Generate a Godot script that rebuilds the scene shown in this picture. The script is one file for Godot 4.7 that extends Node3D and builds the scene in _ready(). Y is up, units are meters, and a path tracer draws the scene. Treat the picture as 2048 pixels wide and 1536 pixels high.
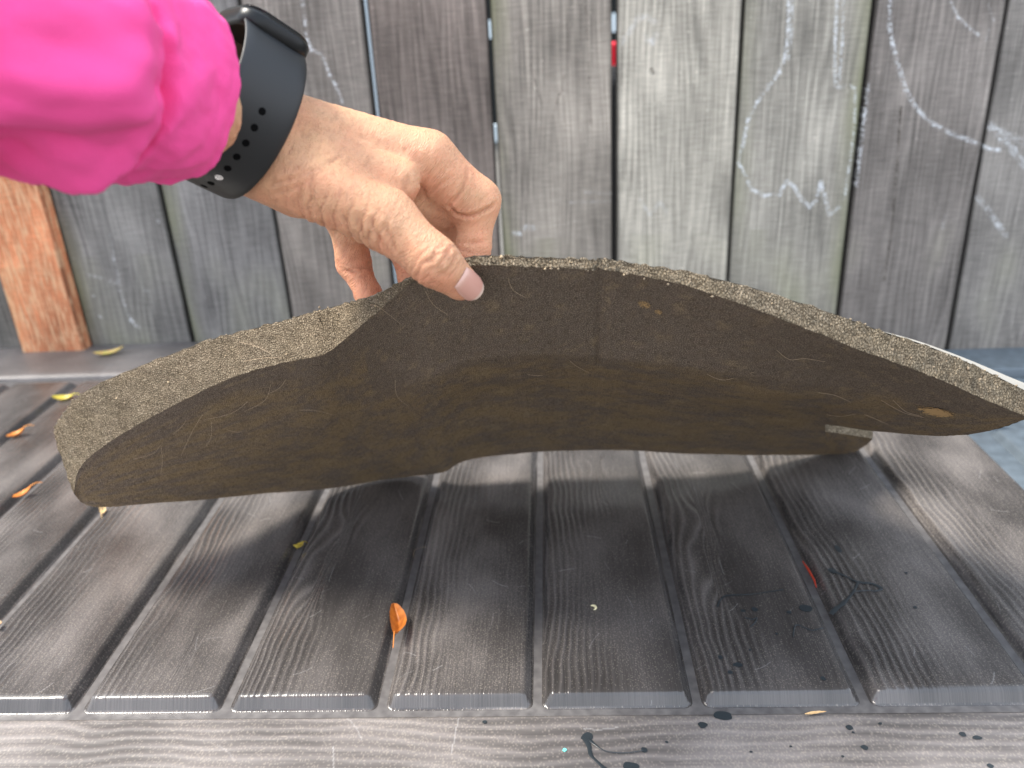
extends Node3D
# A hand lifts a dark foam pad off a plastic deck box in front of a weathered board fence. Units: metres.

var rng := RandomNumberGenerator.new()
var names := {}

# ---------------------------------------------------------------- helpers
func numbered(called: String) -> String:
	var n: int = names.get(called, 0)
	names[called] = n + 1
	return called if n == 0 else "%s_%03d" % [called, n]

func thing(called: String, label: String, category: String, at := Vector3.ZERO, group := "") -> Node3D:
	var o := Node3D.new()
	o.name = numbered(called)
	add_child(o)
	o.position = at
	tag(o, label, category, group)
	return o

func tag(o: Node, label: String, category: String, group := "") -> void:
	o.set_meta("label", label)
	o.set_meta("category", category)
	if group != "":
		o.set_meta("group", group)

func obj(called: String, m: Mesh, mat: Material, parent: Node = null) -> MeshInstance3D:
	var o := MeshInstance3D.new()
	o.mesh = m
	o.material_override = mat
	if parent == null:
		o.name = numbered(called)
		add_child(o)
	else:
		o.name = called
		parent.add_child(o, true)
	return o

func struct(called: String, m: Mesh, mat: Material) -> MeshInstance3D:
	var o := obj(called, m, mat)
	o.set_meta("kind", "structure")
	return o

func box_mesh(size: Vector3) -> BoxMesh:
	var b := BoxMesh.new()
	b.size = size
	return b

func mm(a: Array) -> Array:
	var r := []
	for p in a:
		r.append(Vector3(p[0], p[1], p[2]) * 0.001)
	return r

func spline(c: Array, u: float):
	var n := c.size() - 1
	var x := clampf(u, 0.0, n)
	var i := mini(int(x), n - 1)
	var t := x - i
	var p0 = c[maxi(i - 1, 0)]
	var p1 = c[i]
	var p2 = c[i + 1]
	var p3 = c[mini(i + 2, n)]
	return 0.5 * ((2.0 * p1) + (p2 - p0) * t + (2.0 * p0 - 5.0 * p1 + 4.0 * p2 - p3) * t * t + (3.0 * p1 - p0 - 3.0 * p2 + p3) * t * t * t)

func noise(s: int, f: float, oct := 3) -> FastNoiseLite:
	var n := FastNoiseLite.new()
	n.seed = s
	n.noise_type = FastNoiseLite.TYPE_SIMPLEX_SMOOTH
	n.frequency = f
	n.fractal_octaves = oct
	if oct == 1:
		n.fractal_type = FastNoiseLite.FRACTAL_NONE
	return n

func sm(a: float, b: float, x: float) -> float:
	var t := clampf((x - a) / (b - a), 0.0, 1.0)
	return t * t * (3.0 - 2.0 * t)

func lin(r: float, g: float, b: float) -> Color:
	return Color(r, g, b)

# an indexed mesh with smooth normals worked out from its faces
func smooth_mesh(v: PackedVector3Array, idx: PackedInt32Array, uv := PackedVector2Array(), col := PackedColorArray()) -> ArrayMesh:
	var n := PackedVector3Array()
	n.resize(v.size())
	for t in range(0, idx.size(), 3):
		var a := v[idx[t]]
		var c := (v[idx[t + 2]] - a).cross(v[idx[t + 1]] - a)
		n[idx[t]] += c
		n[idx[t + 1]] += c
		n[idx[t + 2]] += c
	for i in n.size():
		n[i] = n[i].normalized()
	var arr := []
	arr.resize(Mesh.ARRAY_MAX)
	arr[Mesh.ARRAY_VERTEX] = v
	arr[Mesh.ARRAY_NORMAL] = n
	arr[Mesh.ARRAY_INDEX] = idx
	if uv.size():
		arr[Mesh.ARRAY_TEX_UV] = uv
	if col.size():
		arr[Mesh.ARRAY_COLOR] = col
	var m := ArrayMesh.new()
	m.add_surface_from_arrays(Mesh.PRIMITIVE_TRIANGLES, arr)
	return m

# a grid of points as a sheet; rows of equal length; wrapped closes each row
func sheet(rows: Array, wrapped := false, uv_rows := [], col_rows := [], flip := false) -> ArrayMesh:
	var v := PackedVector3Array()
	var uv := PackedVector2Array()
	var col := PackedColorArray()
	var idx := PackedInt32Array()
	var w: int = rows[0].size()
	for j in rows.size():
		for i in w:
			v.append(rows[j][i])
			if uv_rows.size():
				uv.append(uv_rows[j][i])
			if col_rows.size():
				col.append(col_rows[j][i])
	for j in rows.size() - 1:
		for i in (w if wrapped else w - 1):
			var a := j * w + i
			var b := j * w + (i + 1) % w
			var c := a + w
			var d := b + w
			if flip:
				idx.append_array([a, b, c, b, d, c])
			else:
				idx.append_array([a, c, b, b, c, d])
	return smooth_mesh(v, idx, uv, col)

func tube(path: Array, radii: Array, sides := 6, capped := true) -> ArrayMesh:
	var rows := []
	var side := Vector3.ZERO
	for i in path.size():
		var dir: Vector3 = (path[mini(i + 1, path.size() - 1)] - path[maxi(i - 1, 0)]).normalized()
		if side == Vector3.ZERO:
			side = dir.cross(Vector3.UP if absf(dir.y) < 0.9 else Vector3.RIGHT).normalized()
		side = (side - dir * side.dot(dir)).normalized()
		var other := dir.cross(side)
		var row := []
		for k in sides:
			var a := TAU * k / sides
			row.append(path[i] + (side * cos(a) + other * sin(a)) * radii[i])
		rows.append(row)
	if capped:
		var first := []
		var last := []
		for k in sides:
			first.append(path[0])
			last.append(path[-1])
		rows.push_front(first)
		rows.append(last)
	return sheet(rows, true)

# ---------------------------------------------------------------- materials
func plain_mat(c: Color, rough := 0.7, spec := 0.5) -> StandardMaterial3D:
	var m := StandardMaterial3D.new()
	m.albedo_color = c
	m.roughness = rough
	m.metallic_specular = spec
	return m

func tex_mat(img: Image, rough: float, bump: float, spec := 0.5, height: Image = null) -> StandardMaterial3D:
	var m := StandardMaterial3D.new()
	var t := ImageTexture.create_from_image(img)
	m.albedo_texture = t
	m.roughness = rough
	m.metallic_specular = spec
	if bump > 0.0:
		m.heightmap_enabled = true
		m.heightmap_texture = t if height == null else ImageTexture.create_from_image(height)
		m.heightmap_scale = bump
	return m

func noise_tex(n: FastNoiseLite, size: int, ramp: Gradient = null) -> NoiseTexture2D:
	var t := NoiseTexture2D.new()
	t.width = size
	t.height = size
	t.noise = n
	t.seamless = true
	if ramp:
		t.color_ramp = ramp
	return t

func grad(stops: Array) -> Gradient:
	var g := Gradient.new()
	var o := PackedFloat32Array()
	var c := PackedColorArray()
	for s in stops:
		o.append(s[0])
		c.append(s[1])
	g.offsets = o
	g.colors = c
	return g

func stroke_dist(p: Vector2, pts: Array) -> float:
	var best := 1e9
	for i in pts.size() - 1:
		var q := Geometry2D.get_closest_point_to_segment(p, pts[i], pts[i + 1])
		best = minf(best, p.distance_squared_to(q))
	return sqrt(best)

# ---------------------------------------------------------------- weathered fence board, sRGB picture w x h covering width x height metres; origin at left bottom of the board
func board_image(s: int, w: int, h: int, width: float, height: float, tone: Color, light: float, moss_l: float, moss_r: float, chalk: Array, ox: float) -> Image:
	var data := PackedByteArray()
	data.resize(w * h * 3)
	var n1 := noise(s, 1.0, 2)
	var n2 := noise(s + 50, 1.0, 3)
	var n3 := noise(s + 90, 1.0, 2)
	var cx := 0.25 + 0.5 * fmod(s * 0.37, 1.0)
	var k := 0
	for j in h:
		var y := height * (1.0 - (j + 0.5) / h)
		for i in w:
			var x := width * (i + 0.5) / w
			var warp := n1.get_noise_2d(x * 14.0, y * 2.4)
			var ring := sin((absf(x / width - cx) + 0.16 * warp + 0.5 * (y - 0.2) * (y - 0.2)) * 88.0)
			var fine := n2.get_noise_2d(x * 620.0, y * 9.0)
			var saw := n3.get_noise_2d(x * 30.0, y * 420.0)
			var blot := n3.get_noise_2d(x * 11.0 + 7.0, y * 6.0)
			var spot := n2.get_noise_2d(x * 170.0 + 3.0, y * 130.0)
			var v := 1.0 + 0.085 * ring * (0.6 + 0.8 * warp) + 0.25 * fine + 0.10 * saw + 0.20 * blot * light
			if spot > 0.52:
				v += (spot - 0.52) * 1.1
			var r := tone.r * v
			var g := tone.g * v
			var b := tone.b * v
			var mo := maxf(moss_l * (1.0 - x / 0.022), moss_r * (1.0 - (width - x) / 0.022))
			if y < 0.16:
				mo = maxf(mo, 0.5 * maxf(moss_l, moss_r) * (1.0 - y / 0.16) + 0.25 * blot)
			if mo > 0.0:
				mo = minf(mo * (0.55 + 0.9 * blot + 0.4 * fine), 0.75)
				if mo > 0.0:
					r = lerpf(r, 0.44, mo)
					g = lerpf(g, 0.45, mo)
					b = lerpf(b, 0.33, mo)
			var edge := minf(x, width - x)
			if edge < 0.003:
				var e := 0.55 + 0.45 * edge / 0.003
				r *= e
				g *= e
				b *= e
			data[k] = clampi(int(r * 255.0), 0, 255)
			data[k + 1] = clampi(int(g * 255.0), 0, 255)
			data[k + 2] = clampi(int(b * 255.0), 0, 255)
			k += 3
	# chalk: each stroke is [half width, strength, points in metres along the fence]
	for st in chalk:
		var hw: float = st[0]
		var pts: Array = st[2]
		for q in pts.size() - 1:
			var a: Vector2 = pts[q] - Vector2(ox, 0)
			var b2: Vector2 = pts[q + 1] - Vector2(ox, 0)
			var x0 := int((minf(a.x, b2.x) - 2.0 * hw) / width * w)
			var x1 := int((maxf(a.x, b2.x) + 2.0 * hw) / width * w)
			var y0 := int((1.0 - (maxf(a.y, b2.y) + 2.0 * hw) / height) * h)
			var y1 := int((1.0 - (minf(a.y, b2.y) - 2.0 * hw) / height) * h)
			for j in range(maxi(y0, 0), mini(y1 + 1, h)):
				for i in range(maxi(x0, 0), mini(x1 + 1, w)):
					var p := Vector2(width * (i + 0.5) / w, height * (1.0 - (j + 0.5) / h))
					var c := Geometry2D.get_closest_point_to_segment(p, a, b2)
					var d := p.distance_to(c) / hw
					var g1 := n2.get_noise_2d(p.x * 520.0, p.y * 260.0) + 0.5 * n3.get_noise_2d(p.x * 60.0, p.y * 700.0) + 0.5 * n2.get_noise_2d(p.x * 60.0 + 9.0, p.y * 50.0)
					var cover: float = absf(st[1]) * sm(1.15, 0.35, d + 0.15 * g1) * sm(-0.20, 0.30, g1 - 0.06)
					if cover > 0.0:
						cover = minf(cover, 1.0)
						var at := (j * w + i) * 3
						var mark := Vector3(226, 230, 234) if st[1] > 0.0 else Vector3(62, 56, 50)
						data[at] = int(lerpf(data[at], mark.x, cover))
						data[at + 1] = int(lerpf(data[at + 1], mark.y, cover))
						data[at + 2] = int(lerpf(data[at + 2], mark.z, cover))
	return Image.create_from_data(w, h, false, Image.FORMAT_RGB8, data)

# ---------------------------------------------------------------- moulded wood-grain plastic: colour and relief; u across, v along
func plastic_images(s: int, w: int, h: int, width: float, length: float, ridge_side: float, dust_sheen: float, knots: Array, base := 0.275) -> Array:
	var data := PackedByteArray()
	data.resize(w * h * 3)
	var hd := PackedByteArray()
	hd.resize(w * h)
	var n1 := noise(s, 1.0, 2)
	var n2 := noise(s + 31, 1.0, 2)
	var n3 := noise(s + 77, 1.0, 3)
	var k := 0
	for j in h:
		var y := length * (j + 0.5) / h
		for i in w:
			var x := width * (i + 0.5) / w
			var xx := x + 0.008 * n1.get_noise_2d(x * 7.0, y * 3.4) + 0.002 * n1.get_noise_2d(x * 30.0, y * 16.0 + 5.0)
			var kn := 0.0
			for kk in knots:
				var dx: float = (x - kk.x)
				var dy: float = (y - kk.y) * 0.42
				var r2 := dx * dx + dy * dy
				var g: float = exp(-r2 / (kk.z * kk.z))
				xx += 0.011 * g * (1.0 if dx > 0.0 else -1.0) * sm(0.0, 0.004, absf(dx))
				kn = maxf(kn, g)
			var side := x / width if ridge_side > 0.0 else 1.0 - x / width
			var amp := sm(0.62, 0.10, side + 0.25 * n1.get_noise_2d(x * 12.0 + 40.0, y * 5.0)) + 0.5 * sm(0.3, 0.8, kn)
			amp = clampf(amp, 0.06, 1.0) * sm(0.0, 0.012, length - y) * sm(0.0, 0.01, y)
			var ph := xx * TAU / 0.0047
			var ridge := sin(ph)
			var rl := pow(0.5 + 0.5 * ridge, 1.6)
			var fine := n2.get_noise_2d(x * 1500.0, y * 16.0)
			var blot := n3.get_noise_2d(x * 14.0, y * 8.0)
			var dd := n3.get_noise_2d(x * 900.0, y * 900.0)
			var hv := 0.42 + 0.52 * amp * (rl - 0.5) * (1.0 if base < 0.4 else 0.4) + 0.09 * fine
			hd[k] = clampi(int(hv * 255.0), 0, 255)
			var soft := 1.0 if base < 0.4 else 0.35
			var v := base + (0.028 if base < 0.4 else 0.07) * fine + 0.10 * soft * amp * (rl - 0.45) + 0.06 * blot
			var du := dust_sheen * (0.30 + 0.75 * blot + 0.25 * fine)  # real dust and painted sheen both lighten the colour
			if du > 0.0:
				v = lerpf(v, 0.54, minf(du * 0.55, 0.5))
			var r := v * 1.03
			var g2 := v * 0.985
			var b := v * 0.965
			if dd > 0.44 - 0.16 * (blot + dust_sheen) and y < length - 0.006:
				var q := 0.20 + 0.35 * dd
				r = lerpf(r, 0.70, q)
				g2 = lerpf(g2, 0.66, q)
				b = lerpf(b, 0.60, q)
			data[k * 3] = clampi(int(r * 255.0), 0, 255)
			data[k * 3 + 1] = clampi(int(g2 * 255.0), 0, 255)
			data[k * 3 + 2] = clampi(int(b * 255.0), 0, 255)
			k += 1
	# scratches
	var sr := RandomNumberGenerator.new()
	sr.seed = s * 7 + 1
	for q in 26:
		var px := sr.randf() * w
		var py := sr.randf() * h
		var a := sr.randf() * TAU
		var len := sr.randf_range(6.0, 34.0)
		var st := sr.randf_range(0.12, 0.45)
		var bend := sr.randf_range(-0.02, 0.02)
		for t in int(len):
			px += cos(a)
			py += sin(a)
			a += bend
			var ix := int(px)
			var iy := int(py)
			if ix < 0 or iy < 0 or ix >= w or iy >= h:
				break
			var at := (iy * w + ix) * 3
			for c in 3:
				data[at + c] = int(lerpf(data[at + c], 190, st))
	return [Image.create_from_data(w, h, false, Image.FORMAT_RGB8, data), Image.create_from_data(w, h, false, Image.FORMAT_L8, hd)]

# ---------------------------------------------------------------- a bevelled raised panel x0..x1, z0 (near) .. z1 (far) on y = 0
func panel_mesh(x0: float, x1: float, z0: float, z1: float, base := 0.0) -> ArrayMesh:
	var prof := [[-0.0012, 0.0001], [-0.0004, 0.0003], [0.0003, 0.0012], [0.0027, 0.0049], [0.0036, 0.0060], [0.0050, 0.0066], [0.0080, 0.0068]]
	var v := PackedVector3Array()
	var uv := PackedVector2Array()
	var idx := PackedInt32Array()
	var corner := 6
	var ring := 0
	for p in prof:
		var r: float = maxf(0.0042 - p[0] * 0.45, 0.0012)
		var count := 0
		for c in 4:
			var cx: float = (x1 - p[0] - r) if c == 0 or c == 3 else (x0 + p[0] + r)
			var cz: float = (z0 - p[0] - r) if c == 0 or c == 1 else (z1 + p[0] + r)
			for q in corner:
				var a: float = PI * 0.5 * (q / (corner - 1.0)) + PI * 0.5 * c
				# c0: +x +z, c1: -x +z, c2: -x -z, c3: +x -z
				var pt := Vector3(cx + r * cos(a), base + p[1], cz + r * sin(a))
				v.append(pt)
				uv.append(Vector2((pt.x - x0) / (x1 - x0), (pt.z - z1) / (z0 - z1)))
				count += 1
				# straight runs get points too, so the sides stay even
				if q == corner - 1:
					var nx: float
					var nz: float
					for e in range(1, 12):
						var f := e / 12.0
						var c2 := (c + 1) % 4
						var r2 := r
						var ncx: float = (x1 - p[0] - r2) if c2 == 0 or c2 == 3 else (x0 + p[0] + r2)
						var ncz: float = (z0 - p[0] - r2) if c2 == 0 or c2 == 1 else (z1 + p[0] + r2)
						nx = ncx + r2 * cos(a)
						nz = ncz + r2 * sin(a)
						var p2 := Vector3(lerpf(pt.x, nx, f), base + p[1], lerpf(pt.z, nz, f))
						v.append(p2)
						uv.append(Vector2((p2.x - x0) / (x1 - x0), (p2.z - z1) / (z0 - z1)))
						count += 1
		ring = count
	for j in prof.size() - 1:
		for i in ring:
			var a := j * ring + i
			var b := j * ring + (i + 1) % ring
			idx.append_array([a, a + ring, b, b, a + ring, b + ring])
	var top := (prof.size() - 1) * ring
	var mid := v.size()
	v.append(Vector3((x0 + x1) / 2, base + 0.0068, (z0 + z1) / 2))
	uv.append(Vector2(0.5, 0.5))
	for i in ring:
		idx.append_array([top + i, mid, top + (i + 1) % ring])
	# outward check: the top must face up
	var m := smooth_mesh(v, idx, uv)
	var nn: PackedVector3Array = m.surface_get_arrays(0)[Mesh.ARRAY_NORMAL]
	if nn[mid].y < 0.0:
		for t in range(0, idx.size(), 3):
			var sw := idx[t + 1]
			idx[t + 1] = idx[t + 2]
			idx[t + 2] = sw
		m = smooth_mesh(v, idx, uv)
	return m

# a bar with a rounded profile in (z, y), swept along x; uv along x
func bar_mesh(x0: float, x1: float, prof: Array, steps := 24, ends := true) -> ArrayMesh:
	var rows := []
	var uvr := []
	var per := 0.0
	var acc := [0.0]
	for i in range(1, prof.size()):
		per += prof[i].distance_to(prof[i - 1])
		acc.append(per)
	for i in steps + 1:
		var x := lerpf(x0, x1, float(i) / steps)
		var row := []
		var ur := []
		for q in prof.size():
			row.append(Vector3(x, prof[q].y, prof[q].x))
			ur.append(Vector2(acc[q] / per, float(i) / steps))
		rows.append(row)
		uvr.append(ur)
	return sheet(rows, false, uvr)

# ---------------------------------------------------------------- foam pad
var pad_t1 := mm([[-312.0, 77.2, -445.9], [-298.9, 99.1, -445.4], [-260.0, 123.9, -442.2], [-197.5, 155.8, -429.2], [-151.9, 174.1, -415.9], [-124.9, 183.4, -403.0], [-110.4, 192.6, -399.1], [-88.1, 211.1, -384.5], [-60.5, 234.2, -363.4], [-35.4, 241.7, -352.9], [-5.7, 239.8, -350.5], [19.8, 237.0, -350.8], [48.8, 230.9, -349.8], [86.0, 218.4, -348.7], [120.0, 205.2, -349.3], [145.3, 194.5, -349.4], [174.2, 181.4, -350.8], [196.4, 170.7, -351.8], [219.3, 160.5, -352.4]])
var pad_d0 := mm([[-18.1, 28.8, -24.2], [-20.6, 21.9, -18.8], [-29.6, 20.2, -18.6], [-13.9, 19.1, -16.0], [-10.0, 17.4, -14.5], [-6.7, 19.0, -15.6], [-2.5, 15.5, -12.9], [-2.1, 7.4, -6.1], [-1.4, 1.2, -1.1], [0.0, 3.5, -2.9], [1.2, 3.6, -3.1], [1.5, 3.6, -3.2], [2.1, 4.1, -3.7], [3.1, 6.7, -6.0], [4.7, 7.9, -7.2], [6.2, 8.2, -7.7], [6.2, 8.9, -8.3], [6.8, 8.4, -8.0], [7.8, 6.3, -7.3]])
var pad_b := mm([[-313.5, 66.0, -452.5], [-301.1, 64.0, -449.1], [-277.9, 56.0, -463.9], [-246.7, 42.0, -491.5], [-215.6, 27.0, -522.1], [-182.8, 14.0, -550.1], [-151.5, 8.0, -567.9], [-119.9, 9.0, -573.4], [-91.3, 20.0, -561.7], [-71.1, 29.0, -563.8], [-22.2, 32.0, -567.9], [32.2, 32.0, -566.6], [86.1, 29.0, -566.0], [149.9, 20.0, -575.8], [215.7, 7.0, -597.7], [236.5, 6.0, -600.1], [250.9, 12.0, -603.6]])
var pad_l := mm([[180.0, 80.8, -505.2], [203.8, 94.8, -467.0], [222.1, 106.6, -435.8], [224.9, 128.7, -398.9], [219.3, 160.5, -352.4]])
var pad_a := mm([[187.5, 65.4, -524.6], [210.5, 55.2, -538.4], [234.1, 42.1, -555.7]])
const PAD_S := 0.628

# a point of the underside: u 0..14 along the body (to 18 along the lobe), v 0 at the lifted edge .. 1 at the far edge
func pad_under(u: float, v: float, arm := false) -> Vector3:
	if u <= 14.0:
		return spline(pad_t1, u).lerp(spline(pad_b, u), v)
	if arm:
		return spline(pad_a, u - 14.0).lerp(spline(pad_b, u), (v - PAD_S) / (1.0 - PAD_S))
	return spline(pad_t1, u).lerp(spline(pad_l, u - 14.0), v / PAD_S)

func pad_out(u: float, v: float) -> Vector3:   # outward from the underside, towards the viewer's side
	var uu := clampf(u, 0.3, 17.5)
	var vv := clampf(v, 0.02, 0.9 if uu < 14.0 else 0.4)
	var a := pad_under(uu + 0.15, vv) - pad_under(uu - 0.15, vv)
	var b := pad_under(uu, vv + 0.02) - pad_under(uu, vv - 0.02)
	var n := a.cross(b).normalized()
	return n if n.y < 0.0 else -n

# the moulded facet under the lifted edge, its crease, and the short upright groove
func pad_crease(u: float) -> float:
	return 0.335 - 0.075 * sm(7.0, 10.5, u) - 0.02 * sm(11.0, 14.0, u)

func pad_lift(u: float, v: float, p: Vector3, nt: FastNoiseLite) -> float:
	var crease := pad_crease(u)
	var inside := sm(6.2, 8.4, u) * sm(15.5, 11.5, u)
	var ramp := v / crease if v < crease else sm(crease + 0.42, crease - 0.06, v)
	var lift := 0.0105 * ramp * inside - 0.0012 * sm(crease + 0.008, crease - 0.010, v) * inside
	if absf(u - 11.0) < 0.25 and v < 0.37:
		lift -= 0.0015 * exp(-pow((u - 10.98 - 0.02 * nt.get_noise_2d(v * 30.0, 1.0)) / 0.045, 2.0)) * sm(0.36, 0.30, v)
	if u >= 11.0 and v < 0.25:
		lift -= 0.0010 * sm(0.25, 0.05, v) * sm(11.0, 11.06, u) * inside
	# gentle waviness and a soft hollow
	lift += 0.0018 * nt.get_noise_3d(p.x * 9.0, p.y * 9.0, p.z * 9.0)
	lift -= 0.004 * sin(PI * clampf(v, 0.0, 1.0)) * sm(2.0, 6.0, u) * sm(14.0, 11.0, u)
	return lift

func pad_skin(u: float, v: float, off: float) -> Vector3:
	var p := pad_under(u, v)
	return p + pad_out(u, v) * (pad_lift(u, v, p, noise(5, 1.0, 3)) + off)

func make_pad() -> void:
	var nt := noise(5, 1.0, 3)
	var root := thing("foam_pad", "large curved dark brown foam pad being lifted off the deck box by the hand", "foam pad")
	var us := PackedFloat32Array()
	var u0 := 0.0
	while u0 < 14.0:
		us.append(u0)
		var step := 0.075
		if u0 < 1.5:
			step = 0.04
		if absf(u0 - 11.0) < 0.3:
			step = 0.016
		u0 += step
	us.append(14.0)
	var i14 := us.size() - 1
	var extra := 56
	for i in range(1, extra + 1):
		us.append(14.0 + 4.0 * i / extra)
	var nv := 96
	var js := int(PAD_S * nv)
	var vs := PackedFloat32Array()
	for j in nv + 1:
		vs.append(float(j) / js * PAD_S if j <= js else PAD_S + (float(j - js - 1) / (nv - js - 1)) * (1.0 - PAD_S))
	var W := nv + 1
	var under := PackedVector3Array()
	var upper := PackedVector3Array()
	var ucol := PackedColorArray()
	for i in us.size():
		var u := us[i]
		for j in W:
			var v := vs[j]
			var arm := j > js
			var uq := u
			if u > 14.0 and arm:
				uq = 14.0 + (u - 14.0) * 0.5
			var p: Vector3 = pad_under(uq, v, arm)
			var n := pad_out(uq, v) if not (arm and u > 14.0) else pad_out(13.9, v)
			var dist := v * 0.33
			var lift := pad_lift(u, v, p, nt)
			p += n * lift
			under.append(p)
			var d: Vector3 = spline(pad_d0, minf(uq, 18.0))
			var far := -n * 0.007
			if u > 14.0 and not arm:
				far = d
			var th := d.lerp(far, (sm(0.0, 0.8, v) if u < 13.0 else sm(0.0, 0.6, v)) * sm(0.6, 4.5, u))
			if v > 0.0 and u > 3.0 and u < 14.0:
				th = th.lerp(-n * th.length(), sm(0.0, 0.1, v) * sm(3.0, 7.0, u))
			upper.append(p + th - n * 0.0038 * sm(12.0, 15.5, u) * sm(0.0, 0.05, v) * sm(1.0, 0.3, v))
			# colour of the underside: dark brown foam dusted with ochre soil
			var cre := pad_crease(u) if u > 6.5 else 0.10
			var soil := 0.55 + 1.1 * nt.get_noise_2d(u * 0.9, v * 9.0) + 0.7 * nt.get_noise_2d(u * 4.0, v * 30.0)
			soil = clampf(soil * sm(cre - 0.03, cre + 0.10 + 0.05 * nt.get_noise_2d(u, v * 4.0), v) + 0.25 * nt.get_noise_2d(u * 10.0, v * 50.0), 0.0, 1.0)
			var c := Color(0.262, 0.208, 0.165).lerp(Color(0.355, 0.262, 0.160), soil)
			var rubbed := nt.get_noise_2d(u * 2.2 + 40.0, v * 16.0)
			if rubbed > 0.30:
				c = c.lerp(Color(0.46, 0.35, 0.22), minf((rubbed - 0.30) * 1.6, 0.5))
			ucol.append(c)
	var exists := func(i: int, j: int) -> bool:
		if i < 0 or j < 0 or i >= us.size() - 1 or j >= nv:
			return false
		return not (i >= i14 and j == js)
	var idx := PackedInt32Array()
	var tidx := PackedInt32Array()
	for i in us.size() - 1:
		for j in nv:
			if exists.call(i, j):
				var a := i * W + j
				var b := a + W
				idx.append_array([a, b, a + 1, a + 1, b, b + 1])
				tidx.append_array([a, a + 1, b, a + 1, b + 1, b])
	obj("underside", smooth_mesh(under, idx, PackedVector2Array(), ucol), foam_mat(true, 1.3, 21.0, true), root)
	var tcol := PackedColorArray()
	for i in upper.size():
		tcol.append(Color(0.30, 0.26, 0.20) if i / W < 60 else Color(0.34, 0.325, 0.29))
	obj("upper_side", smooth_mesh(upper, tidx, PackedVector2Array(), tcol), foam_mat(false), root)
	# rim: walls along every free edge
	var rv := PackedVector3Array()
	var rc := PackedColorArray()
	var ri := PackedInt32Array()
	var where := {}
	var rows := 9
	var edge := func(a: int, b: int) -> void:
		for k in [a, b]:
			if not where.has(k):
				where[k] = rv.size()
				var lo := under[k]
				var hi := upper[k]
				var n := (hi - lo).normalized()
				for r in rows:
					var t := float(r) / (rows - 1)
					var p := lo.lerp(hi, t)
					var rough := Vector3(nt.get_noise_3dv(p * 420.0), nt.get_noise_3dv(p * 420.0 + Vector3(9, 0, 0)), nt.get_noise_3dv(p * 420.0 + Vector3(0, 9, 0))) * 0.0015
					if r == 0:
						rough *= 0.35
					rv.append(p + rough)
					var tone := 0.43 + 0.09 * nt.get_noise_3dv(p * 60.0) + 0.07 * nt.get_noise_3dv(p * 300.0)
					var warm := 0.5 + 0.5 * nt.get_noise_3dv(p * 40.0)
					if r == rows - 1:
						tone += 0.12
					rc.append(Color(tone * 1.08, tone * (0.92 + 0.03 * warm), tone * (0.68 + 0.08 * warm)))
		var pa: int = where[a]
		var pb: int = where[b]
		for r in rows - 1:
			ri.append_array([pa + r, pa + r + 1, pb + r, pb + r, pa + r + 1, pb + r + 1])
	for i in us.size() - 1:
		for j in nv:
			if not exists.call(i, j):
				continue
			var a := i * W + j
			if not exists.call(i, j - 1):
				edge.call(a, a + W)
			if not exists.call(i, j + 1):
				edge.call(a + W + 1, a + 1)
			if not exists.call(i - 1, j):
				edge.call(a + 1, a)
			if not exists.call(i + 1, j):
				edge.call(a + W, a + W + 1)
	obj("rim", smooth_mesh(rv, ri, PackedVector2Array(), rc), foam_mat(true, 2.2, 19.0), root)
	# crumbs of foam and dirt along the rim
	var cst := SurfaceTool.new()
	cst.begin(Mesh.PRIMITIVE_TRIANGLES)
	for q in 110:
		var cu := rng.randf_range(0.1, 17.6)
		var base: Vector3 = spline(pad_t1, cu)
		var cd: Vector3 = spline(pad_d0, cu)
		var cp := base + cd * (rng.randf_range(0.15, 0.8) if q % 3 else rng.randf_range(0.9, 1.03))
		var cr := rng.randf_range(0.0003, 0.0009) * (1.6 if q % 17 == 0 else 1.0)
		var cc := Color(0.26, 0.21, 0.15) if q % 5 else Color(0.48, 0.38, 0.25)
		var six := []
		for k in 6:
			six.append(cp + [Vector3.RIGHT, Vector3.UP, Vector3.BACK, Vector3.LEFT, Vector3.DOWN, Vector3.FORWARD][k] * cr * rng.randf_range(0.5, 1.4))
		for f in [[0, 1, 2], [0, 2, 4], [0, 4, 5], [0, 5, 1], [3, 2, 1], [3, 4, 2], [3, 5, 4], [3, 1, 5]]:
			for k in f:
				cst.set_color(cc)
				cst.add_vertex(six[k])
	cst.generate_normals()
	var crumbs := obj("crumbs", cst.commit(), foam_mat(false), root)
	crumbs.set_meta("kind", "stuff")
	# worn tan patches
	for spec in [[15.95, 0.305, 0.40, 0.050, 0.0], [11.7, 0.08, 0.12, 0.014, 0.6], [11.9, 0.095, 0.07, 0.010, 0.6]]:
		var v := PackedVector3Array()
		var ii := PackedInt32Array()
		var g := 40
		for a in g + 1:
			for b in g + 1:
				var u: float = spec[0] + spec[2] * (float(a) / g * 2.0 - 1.0)
				var w: float = spec[1] + spec[3] * (float(b) / g * 2.0 - 1.0)
				v.append(pad_skin(u, w, 0.0006))
		for a in g:
			for b in g:
				var x := float(a) / g * 2.0 - 1.0
				var y := float(b) / g * 2.0 - 1.0
				if x * x + y * y + 0.9 * nt.get_noise_2d(x * 3.0 + spec[0], y * 5.0) < 0.62 - spec[4] * absf(nt.get_noise_2d(x * 14.0, y * 14.0)) * 3.0:
					var q := a * (g + 1) + b
					ii.append_array([q, q + g + 1, q + 1, q + 1, q + g + 1, q + g + 2])
		var wm := foam_mat(false)
		wm.vertex_color_use_as_albedo = false
		wm.albedo_color = Color(0.66, 0.54, 0.38)
		obj("worn_patch", smooth_mesh(v, ii), wm, root)

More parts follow.
